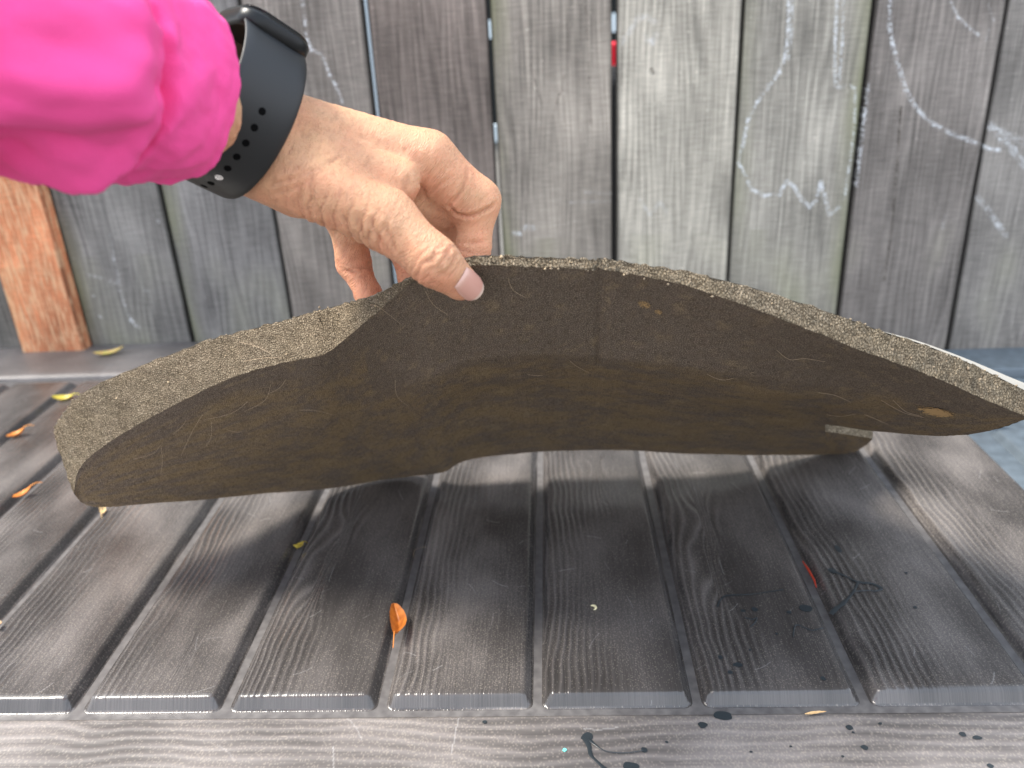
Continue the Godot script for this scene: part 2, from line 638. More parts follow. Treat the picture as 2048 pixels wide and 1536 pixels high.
var pore_soft: NoiseTexture2D
var pore_color: NoiseTexture2D
var pore_height: NoiseTexture2D
func foam_mat(pores: bool, strength := 1.0, scale := 19.0, soft := false) -> StandardMaterial3D:
	if pore_color == null:
		var n := FastNoiseLite.new()
		n.seed = 3
		n.noise_type = FastNoiseLite.TYPE_CELLULAR
		n.cellular_return_type = FastNoiseLite.RETURN_DISTANCE2_SUB
		n.frequency = 0.085
		n.fractal_type = FastNoiseLite.FRACTAL_FBM
		n.fractal_octaves = 2
		pore_color = noise_tex(n, 512, grad([[0.0, Color(0.22, 0.2, 0.18)], [0.28, Color(0.62, 0.6, 0.57)], [0.55, Color(0.9, 0.88, 0.85)], [1.0, Color(1, 1, 1)]]))
		pore_height = noise_tex(n, 512)
	if soft and pore_soft == null:
		pore_soft = noise_tex(pore_color.noise, 512, grad([[0.0, Color(0.36, 0.35, 0.34)], [0.25, Color(0.76, 0.75, 0.74)], [0.6, Color(0.95, 0.95, 0.94)], [1.0, Color(1, 1, 1)]]))
	var m := StandardMaterial3D.new()
	m.vertex_color_use_as_albedo = true
	m.roughness = 0.95
	m.metallic_specular = 0.2
	m.uv1_triplanar = true
	m.uv1_world_triplanar = true
	m.uv1_scale = Vector3.ONE * scale
	if pores:
		m.albedo_texture = pore_soft if soft else pore_color
		m.heightmap_enabled = true
		m.heightmap_texture = pore_height
		m.heightmap_scale = 0.07 * strength
	return m

# ---------------------------------------------------------------- hand: smooth union of tapered bones, meshed as surface nets
const BONES := [
	[-146.0, 324.0, -317.9, 24.0, -134.5, 309.0, -356.3, 20.0],
	[-134.5, 309.0, -356.3, 20.0, -122.0, 295.5, -379.1, 19.0],
	[-132.7, 291.3, -371.1, 18.0, -118.8, 273.6, -392.6, 16.0],
	[-115.8, 298.8, -384.2, 18.0, -57.4, 282.9, -396.0, 13.2],
	[-119.6, 292.4, -393.2, 17.0, -65.8, 273.8, -415.5, 12.5],
	[-124.2, 284.7, -400.5, 16.0, -84.6, 261.0, -428.5, 12.0],
	[-128.4, 277.5, -402.5, 16.0, -109.4, 251.7, -433.9, 11.0],
	[-118.3, 284.5, -364.6, 16.0, -71.7, 264.8, -352.2, 13.2],
	[-71.7, 264.8, -352.2, 13.2, -50.9, 247.5, -344.2, 10.6],
	[-50.9, 247.5, -344.2, 10.5, -41.0, 236.0, -349.6, 8.7],
	[-98.0, 283.5, -372.0, 15.0, -68.8, 276.2, -374.9, 11.0],
	[-56.7, 282.9, -396.0, 12.5, -34.1, 262.1, -399.1, 9.6],
	[-51.2, 271.1, -395.5, 10.5, -41.8, 261.6, -397.3, 9.8],
	[-64.3, 262.5, -397.5, 10.0, -54.0, 257.0, -403.0, 10.0],
	[-34.1, 262.1, -399.1, 9.5, -38.6, 239.2, -393.2, 8.3],
	[-38.6, 239.2, -393.2, 8.2, -42.4, 227.4, -382.3, 7.0],
	[-65.8, 273.8, -415.5, 12.0, -51.4, 249.5, -417.5, 9.4],
	[-51.4, 249.5, -417.5, 9.4, -55.9, 231.7, -419.5, 8.5],
	[-55.9, 231.7, -419.5, 8.3, -57.6, 220.4, -403.5, 7.2],
	[-84.6, 261.0, -428.5, 11.5, -81.9, 235.3, -435.9, 9.2],
	[-81.9, 235.3, -435.9, 9.0, -72.8, 218.0, -417.9, 8.2],
	[-72.8, 218.0, -417.9, 8.0, -65.8, 212.0, -401.5, 7.0],
	[-109.4, 251.7, -433.9, 10.5, -106.1, 226.7, -425.3, 9.0],
	[-106.1, 226.7, -425.3, 8.8, -96.6, 212.3, -410.8, 6.8],
	[-96.6, 212.3, -410.8, 6.6, -91.0, 205.2, -400.3, 5.8],
]
# skin creases: depth, then points in mm
const CREASES := [
	[1.00, -47.7, 261.9, -387.4, -45.1, 258.0, -388.6, -39.8, 256.8, -387.7, -34.8, 257.8, -387.8, -30.7, 259.5, -388.9, -26.1, 261.3, -392.2],
	[0.70, -48.1, 262.5, -387.3, -44.2, 265.6, -386.2, -41.4, 269.1, -386.7, -39.1, 274.2, -388.5, -38.6, 277.8, -391.3],
	[0.45, -56.3, 269.0, -385.7, -50.2, 273.1, -384.3, -45.5, 275.8, -385.6],
	[0.50, -59.3, 277.6, -371.0, -59.5, 270.9, -386.0, -57.9, 265.3, -388.2],
	[0.60, -110.4, 225.4, -416.0, -102.1, 224.2, -412.4, -95.6, 224.8, -418.8],
	[0.50, -107.9, 238.5, -419.7, -102.5, 237.7, -420.9],
	[0.60, -45.4, 244.4, -389.1, -37.8, 244.6, -385.2, -31.6, 244.8, -388.2],
	[0.50, -118.4, 281.9, -349.1, -106.9, 284.4, -347.6, -96.6, 287.7, -351.1, -88.2, 291.3, -363.2],
	[0.45, -117.5, 278.0, -349.6, -104.9, 281.4, -346.6, -94.6, 286.8, -350.9],
	[0.50, -100.8, 279.0, -345.9, -101.0, 274.5, -345.5, -101.3, 269.3, -347.1],
	[0.35, -107.0, 306.7, -368.4, -108.8, 296.8, -357.5, -113.2, 286.9, -349.0],
	[0.35, -101.7, 305.0, -372.5, -103.5, 294.4, -358.2, -106.9, 286.6, -348.9],
	[0.70, -49.8, 245.0, -333.0, -45.3, 245.1, -334.6, -42.2, 247.6, -336.6, -40.4, 251.1, -340.9],
	[0.60, -51.7, 246.9, -332.8, -48.1, 247.7, -333.2, -44.5, 251.8, -335.6, -43.0, 254.4, -339.5],
	[0.50, -53.6, 249.4, -333.2, -50.1, 250.6, -333.1, -46.8, 254.4, -335.9],
	[0.50, -48.0, 242.9, -334.1, -42.9, 243.7, -336.6, -39.4, 247.5, -340.7],
	[0.60, -94.1, 271.3, -344.3, -94.2, 264.3, -347.1],
	[0.60, -87.4, 270.3, -342.6, -86.3, 263.8, -343.4],
	[0.70, -80.7, 269.5, -340.6, -80.0, 263.2, -340.4, -78.5, 256.7, -342.7],
	[0.70, -74.9, 267.6, -338.6, -73.8, 262.3, -338.5, -71.4, 256.7, -339.2],
	[0.60, -99.0, 275.6, -345.2, -99.0, 269.0, -346.2],
	[0.50, -69.2, 264.9, -338.1, -67.5, 260.1, -337.7, -66.1, 254.7, -337.9],
]
const CELL := 0.00105

func make_hand_mesh() -> ArrayMesh:
	var lo := Vector3(1e9, 1e9, 1e9)
	var hi := -lo
	for b in BONES:
		for e in [0, 4]:
			var p := Vector3(b[e], b[e + 1], b[e + 2]) * 0.001
			var r: float = b[e + 3] * 0.001 + 0.012
			lo = lo.min(p - Vector3.ONE * r)
			hi = hi.max(p + Vector3.ONE * r)
	var nx := int((hi.x - lo.x) / CELL) + 2
	var ny := int((hi.y - lo.y) / CELL) + 2
	var nz := int((hi.z - lo.z) / CELL) + 2
	var f := PackedFloat32Array()
	f.resize(nx * ny * nz)
	var sharp := 420.0
	for b in BONES:
		var a := Vector3(b[0], b[1], b[2]) * 0.001
		var c := Vector3(b[4], b[5], b[6]) * 0.001
		var ra: float = b[3] * 0.001 - 0.0008
		var rb: float = b[7] * 0.001 - 0.0008
		var ab := c - a
		var inv := 1.0 / ab.length_squared()
		var reach := 0.009
		var bl := (a - Vector3.ONE * (ra + reach)).min(c - Vector3.ONE * (rb + reach))
		var bh := (a + Vector3.ONE * (ra + reach)).max(c + Vector3.ONE * (rb + reach))
		var i0 := maxi(0, int((bl.x - lo.x) / CELL))
		var i1 := mini(nx - 1, int((bh.x - lo.x) / CELL) + 1)
		var j0 := maxi(0, int((bl.y - lo.y) / CELL))
		var j1 := mini(ny - 1, int((bh.y - lo.y) / CELL) + 1)
		var k0 := maxi(0, int((bl.z - lo.z) / CELL))
		var k1 := mini(nz - 1, int((bh.z - lo.z) / CELL) + 1)
		for k in range(k0, k1 + 1):
			for j in range(j0, j1 + 1):
				var at := (k * ny + j) * nx
				var p := Vector3(lo.x + i0 * CELL, lo.y + j * CELL, lo.z + k * CELL) - a
				for i in range(i0, i1 + 1):
					var t := clampf(p.dot(ab) * inv, 0.0, 1.0)
					var d := (p - ab * t).length() - lerpf(ra, rb, t)
					if d < reach:
						f[at + i] += exp(-d * sharp)
					p.x += CELL
	# inside where the sum passes 1
	for i in f.size():
		f[i] = 0.012 if f[i] < 0.0065 else -log(f[i]) / sharp
	var vid := {}
	var v := PackedVector3Array()
	var idx := PackedInt32Array()
	var sx := 1
	var sy := nx
	var sz := nx * ny
	var offs := [0, sx, sy, sx + sy, sz, sx + sz, sy + sz, sx + sy + sz]
	var cor := [Vector3(0, 0, 0), Vector3(1, 0, 0), Vector3(0, 1, 0), Vector3(1, 1, 0), Vector3(0, 0, 1), Vector3(1, 0, 1), Vector3(0, 1, 1), Vector3(1, 1, 1)]
	var eds := [[0, 1], [2, 3], [4, 5], [6, 7], [0, 2], [1, 3], [4, 6], [5, 7], [0, 4], [1, 5], [2, 6], [3, 7]]
	var lim := CELL * 1.8
	for k in nz - 1:
		for j in ny - 1:
			var base := (k * ny + j) * nx
			for i in nx - 1:
				var q := f[base + i]
				if q > lim or q < -lim:
					continue
				var at := base + i
				var mask := 0
				for o in 8:
					if f[at + offs[o]] < 0.0:
						mask |= 1 << o
				if mask == 0 or mask == 255:
					continue
				var sum := Vector3.ZERO
				var cnt := 0
				for e in eds:
					var fa := f[at + offs[e[0]]]
					var fb := f[at + offs[e[1]]]
					if (fa < 0.0) != (fb < 0.0):
						sum += (cor[e[0]] as Vector3).lerp(cor[e[1]], fa / (fa - fb))
						cnt += 1
				vid[at] = v.size()
				v.append(lo + (Vector3(i, j, k) + sum / cnt) * CELL)
	for at in vid:
		var here := f[at] < 0.0
		for ax in 3:
			var st: int = [sx, sy, sz][ax]
			var o1: int = [sy, sz, sx][ax]
			var o2: int = [sz, sx, sy][ax]
			if (f[at + st] < 0.0) != here:
				if vid.has(at - o1) and vid.has(at - o2) and vid.has(at - o1 - o2):
					var a: int = vid[at]
					var b: int = vid[at - o1]
					var c: int = vid[at - o1 - o2]
					var d: int = vid[at - o2]
					if here:
						idx.append_array([a, c, b, a, d, c])
					else:
						idx.append_array([a, b, c, a, c, d])
	return finish_skin(v, idx)

func finish_skin(v: PackedVector3Array, idx: PackedInt32Array) -> ArrayMesh:
	# normals of the smooth form, then skin folds pushed along them
	var m0 := smooth_mesh(v, idx)
	var n: PackedVector3Array = m0.surface_get_arrays(0)[Mesh.ARRAY_NORMAL]
	var nz := noise(21, 1.0, 3)
	var col := PackedColorArray()
	col.resize(v.size())
	var thumb_a := Vector3(-118.3, 284.5, -364.6) * 0.001
	var thumb_b := Vector3(-71.7, 264.8, -352.2) * 0.001
	var ip := Vector3(-50.9, 247.5, -343.7) * 0.001
	var tip := Vector3(-40.6, 235.8, -350.0) * 0.001
	var ta := (thumb_b - thumb_a).normalized()
	var td := (ip - thumb_b).normalized()
	var pip := Vector3(-34.1, 262.1, -399.1) * 0.001
	var cuts := PackedFloat32Array()
	cuts.resize(v.size())
	for cr in CREASES:
		var pts := []
		var box := AABB()
		for k in range(1, cr.size(), 3):
			var q := Vector3(cr[k], cr[k + 1], cr[k + 2]) * 0.001
			box = AABB(q, Vector3.ZERO) if k == 1 else box.expand(q)
			pts.append(q)
		box = box.grow(0.0045)
		for i in v.size():
			if not box.has_point(v[i]):
				continue
			var best := 1.0
			var end := 1.0
			for k in pts.size() - 1:
				var c := Geometry3D.get_closest_point_to_segment(v[i], pts[k], pts[k + 1])
				best = minf(best, c.distance_to(v[i]))
			end = sm(0.0, 0.003, minf(v[i].distance_to(pts[0]), v[i].distance_to(pts[-1]))) * 0.7 + 0.3
			var w: float = cr[0] * end
			cuts[i] = cuts[i] + w * (sm(0.0016, 0.0, best) - 0.35 * sm(0.0042, 0.0018, best) * sm(0.0008, 0.0018, best))
	for i in v.size():
		var p := v[i]
		var disp := 0.00012 * nz.get_noise_3dv(p * 300.0)
		var crease := 0.0
		# fleshy folds across the ball of the thumb
		var t := (p - thumb_a).dot(ta) / (thumb_b - thumb_a).length()
		var radial := (p - thumb_a - ta * (p - thumb_a).dot(ta))
		var low := sm(0.012, -0.006, radial.y)
		if t > 0.05 and t < 1.35 and radial.length() < 0.024:
			var w := sm(0.10, 0.45, t) * sm(1.30, 1.0, t) * (0.25 + 0.75 * low)
			var ph := t * 9.0 + 0.55 * nz.get_noise_3dv(p * 60.0) + 14.0 * radial.y
			var s := absf(sin(PI * ph))
			disp += w * 0.0012 * (pow(s, 0.55) - 0.75)
			crease += w * sm(0.40, 0.0, s) * 0.8
		# knuckle creases of the thumb
		var q := (p - ip)
		var along := q.dot(td)
		if q.length() < 0.015 and n[i].z > -0.3:
			var w := sm(0.0125, 0.003, absf(along + 0.001)) * sm(0.015, 0.009, q.length()) * sm(-0.3, 0.3, n[i].z)
			var s := absf(sin((along * 620.0 + 1.3 * nz.get_noise_3dv(p * 140.0)) * 1.6))
			disp += w * 0.0009 * (pow(s, 0.7) - 0.6)
			crease += w * sm(0.4, 0.0, s) * 0.8
		# wrinkled skin on the back of the hand, running across towards the wrist
		var back := sm(-0.035, -0.075, p.x) * sm(-0.15, -0.11, p.x)
		if back > 0.0:
			var dirv := p.x * 0.85 - p.y * 0.35
			var w2 := nz.get_noise_3d(dirv * 420.0, p.y * 120.0 + p.x * 60.0, p.z * 160.0)
			disp += back * 0.00028 * w2
			crease += back * 0.40 * sm(0.0, -0.5, w2)
		# crease shade painted in colour where the index finger's first two joints fold
		var f1 := (p - pip)
		if f1.length() < 0.03:
			var ln := f1.dot(Vector3(0.55, 0.62, 0.55).normalized())
			crease += 0.5 * sm(0.0022, 0.0, absf(ln + 0.012)) * sm(0.03, 0.015, f1.length())
		# creases at the finger joints
		for jn in [Vector3(-106.1, 226.7, -425.3), Vector3(-81.9, 235.3, -435.9), Vector3(-38.6, 239.2, -393.2)]:
			var g: Vector3 = p - jn * 0.001
			if g.length() < 0.013:
				var y: float = g.y + 0.25 * g.x
				crease += 0.5 * sm(0.0011, 0.0, absf(absf(y) - 0.0012))
				disp -= 0.0003 * sm(0.0012, 0.0, absf(absf(y) - 0.0012))
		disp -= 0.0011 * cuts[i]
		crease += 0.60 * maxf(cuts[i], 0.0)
		v[i] = p + n[i] * disp
		# colour: tanned skin, shade painted darker into folds, redder at finger tips and palm side
		var blot := nz.get_noise_3dv(p * 45.0)
		var fleck := nz.get_noise_3dv(p * 330.0)
		var red := 0.30 + 0.50 * blot + sm(0.25, 0.215, p.y) * sm(-0.37, -0.385, p.z) * 0.9 + sm(0.1, -0.6, n[i].y) * 0.35 + 0.25 * sm(-0.08, -0.045, p.x)
		red = clampf(red, 0.0, 1.0)
		var c := Color(0.71, 0.415, 0.24).lerp(Color(0.67, 0.305, 0.18), red)
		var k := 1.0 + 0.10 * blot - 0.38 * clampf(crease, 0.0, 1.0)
		if fleck > 0.45 and p.x < -0.04:
			k *= 1.0 - 0.5 * (fleck - 0.45)
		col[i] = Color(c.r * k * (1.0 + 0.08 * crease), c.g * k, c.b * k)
	# skin lines run across the limb: u along it, v round it
	var uv := PackedVector2Array()
	var ax := Vector3(0.70, -0.69, -0.18).normalized()
	var e1 := Vector3(0.0, 0.62, 0.78)
	e1 = (e1 - ax * e1.dot(ax)).normalized()
	var e2 := ax.cross(e1)
	var c0 := Vector3(-0.095, 0.270, -0.385)
	for p in v:
		var q := p - c0
		uv.append(Vector2(q.dot(ax) * 64.0 + 0.05 * nz.get_noise_3dv(p * 50.0), atan2(q.dot(e2), q.dot(e1)) / TAU * 4.0))
	return smooth_mesh(v, idx, uv, col)

func make_person() -> void:
	var root := thing("person", "left hand and forearm of a person in a pink sleeve pinching the foam pad", "person")
	var skin := StandardMaterial3D.new()
	skin.vertex_color_use_as_albedo = true
	skin.roughness = 0.48
	skin.metallic_specular = 0.42
	skin.subsurf_scatter_enabled = true
	skin.subsurf_scatter_strength = 0.12
	var n := FastNoiseLite.new()
	n.seed = 8
	n.noise_type = FastNoiseLite.TYPE_CELLULAR
	n.cellular_return_type = FastNoiseLite.RETURN_DISTANCE2_SUB
	n.frequency = 0.045
	n.domain_warp_enabled = true
	n.domain_warp_amplitude = 9.0
	skin.heightmap_enabled = true
	skin.heightmap_texture = noise_tex(n, 512)
	skin.heightmap_scale = 0.06
	obj("hand_and_forearm", make_hand_mesh(), skin, root)
	# thumb nail
	var tip := Vector3(-40.6, 235.8, -350.0) * 0.001
	var ip := Vector3(-50.9, 247.5, -343.7) * 0.001
	var ax := (tip - ip).normalized()
	var toward := Vector3(0.10, 0.50, 0.86)
	var up := (toward - ax * toward.dot(ax)).normalized()
	var sd := ax.cross(up)
	var rows := []
	var cols := []
	for j in 17:
		var s := j / 16.0
		var row := []
		var cr := []
		for i in 15:
			var w := i / 7.0 - 1.0
			var half := 0.0060 * (0.86 + 0.14 * sm(0.0, 0.35, s)) * (1.0 if s < 0.7 else sqrt(maxf(1.0 - pow((s - 0.7) / 0.42, 2.0), 0.05)))
			var along := lerpf(-0.0062, 0.0068, s) + 0.0014 * (1.0 - w * w) * (s - 0.35)
			var x := w * half
			var r := 0.0093 + 0.0012 * (1.0 - s)
			var hgt := sqrt(r * r - x * x * 1.2) - 0.0006 - 0.0016 * s * s + (-0.0004 if j == 0 or i == 0 or i == 14 else 0.0003)
			row.append(tip + ax * along + sd * x + up * hgt)
			var c := Color(0.55, 0.29, 0.225).lerp(Color(0.60, 0.37, 0.30), sm(0.25, 0.0, s))
			if s > 0.90:
				c = Color(0.60, 0.44, 0.35)
			cr.append(c)
		rows.append(row)
		cols.append(cr)
	var nm := StandardMaterial3D.new()
	nm.vertex_color_use_as_albedo = true
	nm.roughness = 0.28
	obj("thumb_nail", sheet(rows, false, [], cols, true), nm, root)
	make_sleeve(root)

func make_sleeve(root: Node) -> void:
	var path := mm([[-232.0, 374.0, -205.0], [-192.1, 352.1, -251.1], [-167.5, 339.5, -275.0], [-157.0, 332.0, -303.0], [-146.0, 323.5, -332.0]])
	var nz := noise(33, 1.0, 2)
	var rows := []
	var cols := []
	var su := 120
	var sp := 140
	var behind: Vector3 = (path[0] - path[1]).normalized()
	for j in range(-14, su + 10):
		var u: float = clampf(float(j) / su, 0.0, 1.0) * 4.0
		var inner := maxi(j - su, 0)
		var c: Vector3 = spline(path, u) + behind * 0.025 * maxf(-j, 0.0)
		var dir: Vector3 = (spline(path, minf(u + 0.1, 4.0)) - spline(path, u - 0.1)).normalized()
		var s := dir.cross(Vector3.UP).normalized()
		var o := s.cross(dir)
		var base := lerpf(0.045, 0.0385, sm(0.0, 2.6, u))
		base = lerpf(base, 0.0350, sm(2.5, 4.0, u))
		if j < 0:
			base = 0.0005 if j == -14 else base - 0.0009 * j
		var row := []
		var cr := []
		for i in sp:
			var a := TAU * i / sp
			var p := Vector3(cos(a), sin(a), u * 0.8)
			var r := base
			# loose cloth bags over the cuff seam in big slanting folds
			var seam := 2.55 + 0.22 * sin(a * 1.0 + 2.2) + 0.08 * nz.get_noise_3dv(p * 2.2)
			var loose := sm(seam + 0.02, seam - 0.5, u)
			r += loose * (0.0022 + 0.0075 * sin(a * 2.0 + u * 3.4 + 0.6) * sm(seam, seam - 0.9, u))
			r += loose * 0.0042 * sin(a * 3.0 - u * 5.3 + 3.0 * nz.get_noise_3dv(p * 0.9))
			var puck := sin(a * 11.0 + 2.5 * nz.get_noise_3dv(p * 2.0))
			r += 0.0016 * puck * exp(-pow((u - seam) / 0.30, 2.0))
			r += 0.0026 * nz.get_noise_3dv(p * 1.5) + 0.0012 * nz.get_noise_3dv(p * 4.0)
			r -= 0.0040 * exp(-pow((u - seam - 0.04) / 0.07, 2.0))
			r += 0.0015 * sm(seam + 0.05, seam + 0.3, u) * (1.0 + 0.5 * sin(a * 4.0 + 3.0 * u))
			r -= 0.0022 * exp(-pow((u - 4.0) / 0.05, 2.0))
			var back := 0.0
			if inner > 0:
				r -= 0.0012 + 0.0005 * inner
				back = 0.003 * (inner - 1)
			if j == -14:
				r = 0.0005
			row.append(c + (s * cos(a) + o * sin(a)) * r - dir * back)
			cr.append(Color(0.80, 0.075, 0.30))
		rows.append(row)
		cols.append(cr)
	var m := StandardMaterial3D.new()
	m.albedo_color = Color(0.95, 0.34, 0.61)
	m.roughness = 0.95
	m.metallic_specular = 0.15
	m.rim_enabled = true
	m.rim = 0.5
	m.rim_tint = 0.6
	var n := noise(12, 0.11, 2)
	m.uv1_triplanar = true
	m.uv1_world_triplanar = true
	m.uv1_scale = Vector3.ONE * 20.0
	m.heightmap_enabled = true
	m.heightmap_texture = noise_tex(n, 512)
	m.heightmap_scale = 0.03
	obj("sleeve", sheet(rows, true), m, root)

# ---------------------------------------------------------------- watch
func make_watch() -> void:
	var root := thing("wristwatch", "black smart watch on a dark grey rubber strap round the left wrist", "watch")
	var c := Vector3(-134.5, 312.4, -365.0) * 0.001
	var ax := Vector3(0.6377, -0.5675, -0.5201).normalized()
	var up := Vector3(0.4163, 0.8241, -0.3866)
	up = (up - ax * up.dot(ax)).normalized()
	var near := ax.cross(up).normalized()
	if near.z < 0.0:
		near = -near
	var r1 := 0.0352
	var r2 := 0.0325
	var rubber := plain_mat(Color(0.105, 0.113, 0.122), 0.46, 0.5)
	var rows := []
	var nphi := 120
	var prof := []
	for q in 20:                     # rounded strap section: (along axis, outward)
		var a := TAU * q / 20
		var hx := 0.0142 * signf(cos(a)) * pow(absf(cos(a)), 0.35)
		prof.append(Vector2(hx, 0.0013 * signf(sin(a)) * pow(absf(sin(a)), 0.8)))
	for k in nphi + 1:
		var phi := TAU * k / nphi
		var p := c - up * r1 * cos(phi) + near * r2 * sin(phi)
		var out := (-up * cos(phi) / r1 + near * sin(phi) / r2).normalized()
		var row := []
		for q in prof:
			row.append(p + ax * q.x + out * (q.y - 0.004 * q.x * q.x / 0.0142))
		rows.append(row)
	obj("strap", sheet(rows, true), rubber, root)
	var dark := plain_mat(Color(0.02, 0.022, 0.025), 0.8, 0.2)
	var steel := plain_mat(Color(0.75, 0.75, 0.76), 0.25)
	steel.metallic = 0.9
	for k in 8:
		var phi := deg_to_rad(88.0 - 11.2 * k)
		var p := c - up * r1 * cos(phi) + near * r2 * sin(phi)
		var out := (-up * cos(phi) / r1 + near * sin(phi) / r2).normalized()
		var is_pin := k == 5
		var hole := CylinderMesh.new()
		hole.top_radius = 0.0017 if is_pin else 0.00155
		hole.bottom_radius = hole.top_radius
		hole.height = 0.0029 if is_pin else 0.00272
		hole.radial_segments = 16
		var o := obj("strap_pin" if is_pin else "strap_hole", hole, steel if is_pin else dark, root)
		var bx := out.cross(ax).normalized()
		o.transform = Transform3D(Basis(bx, out, bx.cross(out)), p)
	# case: rounded block, glass on its outer face
	var case_c := c + up * (r1 - 0.0022)
	var b := Basis(ax, up, ax.cross(up))
	var layers := [[-0.0040, 0.0135, 0.0170], [-0.0036, 0.0150, 0.0185], [-0.0015, 0.0160, 0.0195], [0.0020, 0.0160, 0.0195], [0.0042, 0.0148, 0.0183]]
	obj("case", rounded_stack(layers, 0.009, case_c, b), steel_dark(), root)
	var glass := plain_mat(Color(0.012, 0.012, 0.015), 0.06, 0.6)
	obj("screen", rounded_stack([[0.0042, 0.0146, 0.0181], [0.0052, 0.0138, 0.0173], [0.0058, 0.0112, 0.0147], [0.0059, 0.005, 0.006]], 0.008, case_c, b), glass, root)

func steel_dark() -> StandardMaterial3D:
	var m := plain_mat(Color(0.10, 0.105, 0.11), 0.35)
	m.metallic = 0.5
	return m

func rounded_stack(layers: Array, corner: float, at: Vector3, b: Basis) -> ArrayMesh:
	var rows := []
	for l in layers:
		var row := []
		var r := minf(corner, l[1])
		for cnr in 4:
			var sx := 1.0 if cnr == 0 or cnr == 3 else -1.0
			var sz := 1.0 if cnr < 2 else -1.0
			for q in 7:
				var a := PI * 0.5 * (cnr + q / 6.0)
				row.append(at + b * Vector3(sx * (l[1] - r) + r * cos(a), l[0], sz * (l[2] - r) + r * sin(a)))
		rows.append(row)
	for e in [0, -1]:
		var mid := Vector3.ZERO
		for p in rows[e]:
			mid += p
		mid /= rows[e].size()
		var row := []
		for p in rows[e]:
			row.append(mid)
		if e == 0:
			rows.push_front(row)
		else:
			rows.append(row)
	return sheet(rows, true, [], [], true)

# ---------------------------------------------------------------- leaves and litter
func leaf(label: String, at: Vector3, turn: float, tilt: float, length: float, width: float, curl: float, fold: float, c1: Color, c2: Color, stem := 0.25) -> void:
	var root := thing("fallen_leaf", label, "leaf", at, "fallen leaves and bits on the deck box")
	root.rotation = Vector3(tilt, turn, 0)
	var rows := []
	var cols := []
	var nz := noise(int(length * 90000.0), 1.0, 2)
	for j in 22:
		var s := j / 21.0
		var half := width * 0.5 * pow(sin(PI * pow(s, 0.85)), 0.75) * (0.94 + 0.1 * nz.get_noise_1d(s * 9.0)) + 0.00005
		var row := []
		var cr := []
		for i in 11:
			var w := i / 5.0 - 1.0
			var y := fold * absf(w) * half + curl * (s - 0.45) * (s - 0.45) * length * 1.6 + 0.0006 + 0.00025 * nz.get_noise_2d(s * 14.0, w * 2.0) - 0.0002 * exp(-w * w * 60.0)
			row.append(Vector3(w * half + 0.10 * length * sin(s * 2.6) * signf(curl), y, (s - 0.5) * length))
			cr.append(c1.lerp(c2, clampf(0.5 + 0.9 * nz.get_noise_2d(s * 5.0, w) + 0.25 * w, 0.0, 1.0)))
		rows.append(row)
		cols.append(cr)
	var m := StandardMaterial3D.new()
	m.vertex_color_use_as_albedo = true
	m.roughness = 0.45
	m.backlight_enabled = true
	m.backlight = Color(0.35, 0.3, 0.2)
	obj("blade", sheet(rows, false, [], cols), m, root)
	if stem > 0.0:
		var z := length * 0.5
		var x := 0.10 * length * sin(2.6) * signf(curl)
		var y0: float = curl * 0.3 * length * 1.6 + 0.0006
		obj("stalk", tube([Vector3(x, y0, z * 0.9), Vector3(x * 0.9, y0 + 0.0002, z + length * stem * 0.5), Vector3(x * 0.6, y0 * 0.7, z + length * stem)], [0.0005, 0.0004, 0.0003], 5), plain_mat(c2.linear_to_srgb(), 0.6), root)

func hair(label: String, pts: Array, rad := 0.00009) -> void:
	var path := []
	for i in 13:
		path.append(spline(pts, float(i) / 12.0 * (pts.size() - 1)))
	var radii := []
	for i in 13:
		radii.append(rad * (1.0 if i < 9 else 1.0 - 0.2 * (i - 9)))
	var o := obj("pet_hair", tube(path, radii, 4), plain_mat(Color(0.72, 0.63, 0.52), 0.5), null)
	tag(o, label, "hair", "pale hairs stuck to the foam pad")

func pad_hair(label: String, list: Array) -> void:
	var pts := []
	for q in list:
		if q[1] < 0.0:
			var t: Vector3 = spline(pad_t1, q[0] + 0.1) - spline(pad_t1, q[0] - 0.1)
			var d: Vector3 = spline(pad_d0, q[0])
			var n := t.cross(d).normalized()
			pts.append(spline(pad_t1, q[0]) - d * q[1] + (n if n.z > 0.0 else -n) * 0.0012)
		else:
			pts.append(pad_skin(q[0], q[1], 0.0004))
	hair(label, pts)

func blob(pts: Array, y: float, thick: float) -> ArrayMesh:   # a flat drop of paint outlined by points (x, z)
	var poly := PackedVector2Array()
	for i in pts.size() * 5:
		var n := pts.size()
		var u := float(i) / 5.0
		var k := int(u)
		var t := u - k
		var p0: Vector2 = pts[(k + n - 1) % n]
		var p1: Vector2 = pts[k % n]
		var p2: Vector2 = pts[(k + 1) % n]
		var p3: Vector2 = pts[(k + 2) % n]
		poly.append(0.5 * ((2.0 * p1) + (p2 - p0) * t + (2.0 * p0 - 5.0 * p1 + 4.0 * p2 - p3) * t * t + (3.0 * p1 - p0 - 3.0 * p2 + p3) * t * t * t))
	var st := SurfaceTool.new()
	st.begin(Mesh.PRIMITIVE_TRIANGLES)
	var tri := Geometry2D.triangulate_polygon(poly)
	for t in range(0, tri.size(), 3):
		var a := Vector3(poly[tri[t]].x, y + thick, poly[tri[t]].y)
		var b := Vector3(poly[tri[t + 1]].x, y + thick, poly[tri[t + 1]].y)
		var c := Vector3(poly[tri[t + 2]].x, y + thick, poly[tri[t + 2]].y)
		if (c - a).cross(b - a).y < 0.0:
			var s := b
			b = c
			c = s
		for p in [a, b, c]:
			st.set_normal(Vector3.UP)
			st.add_vertex(p)
	return st.commit()

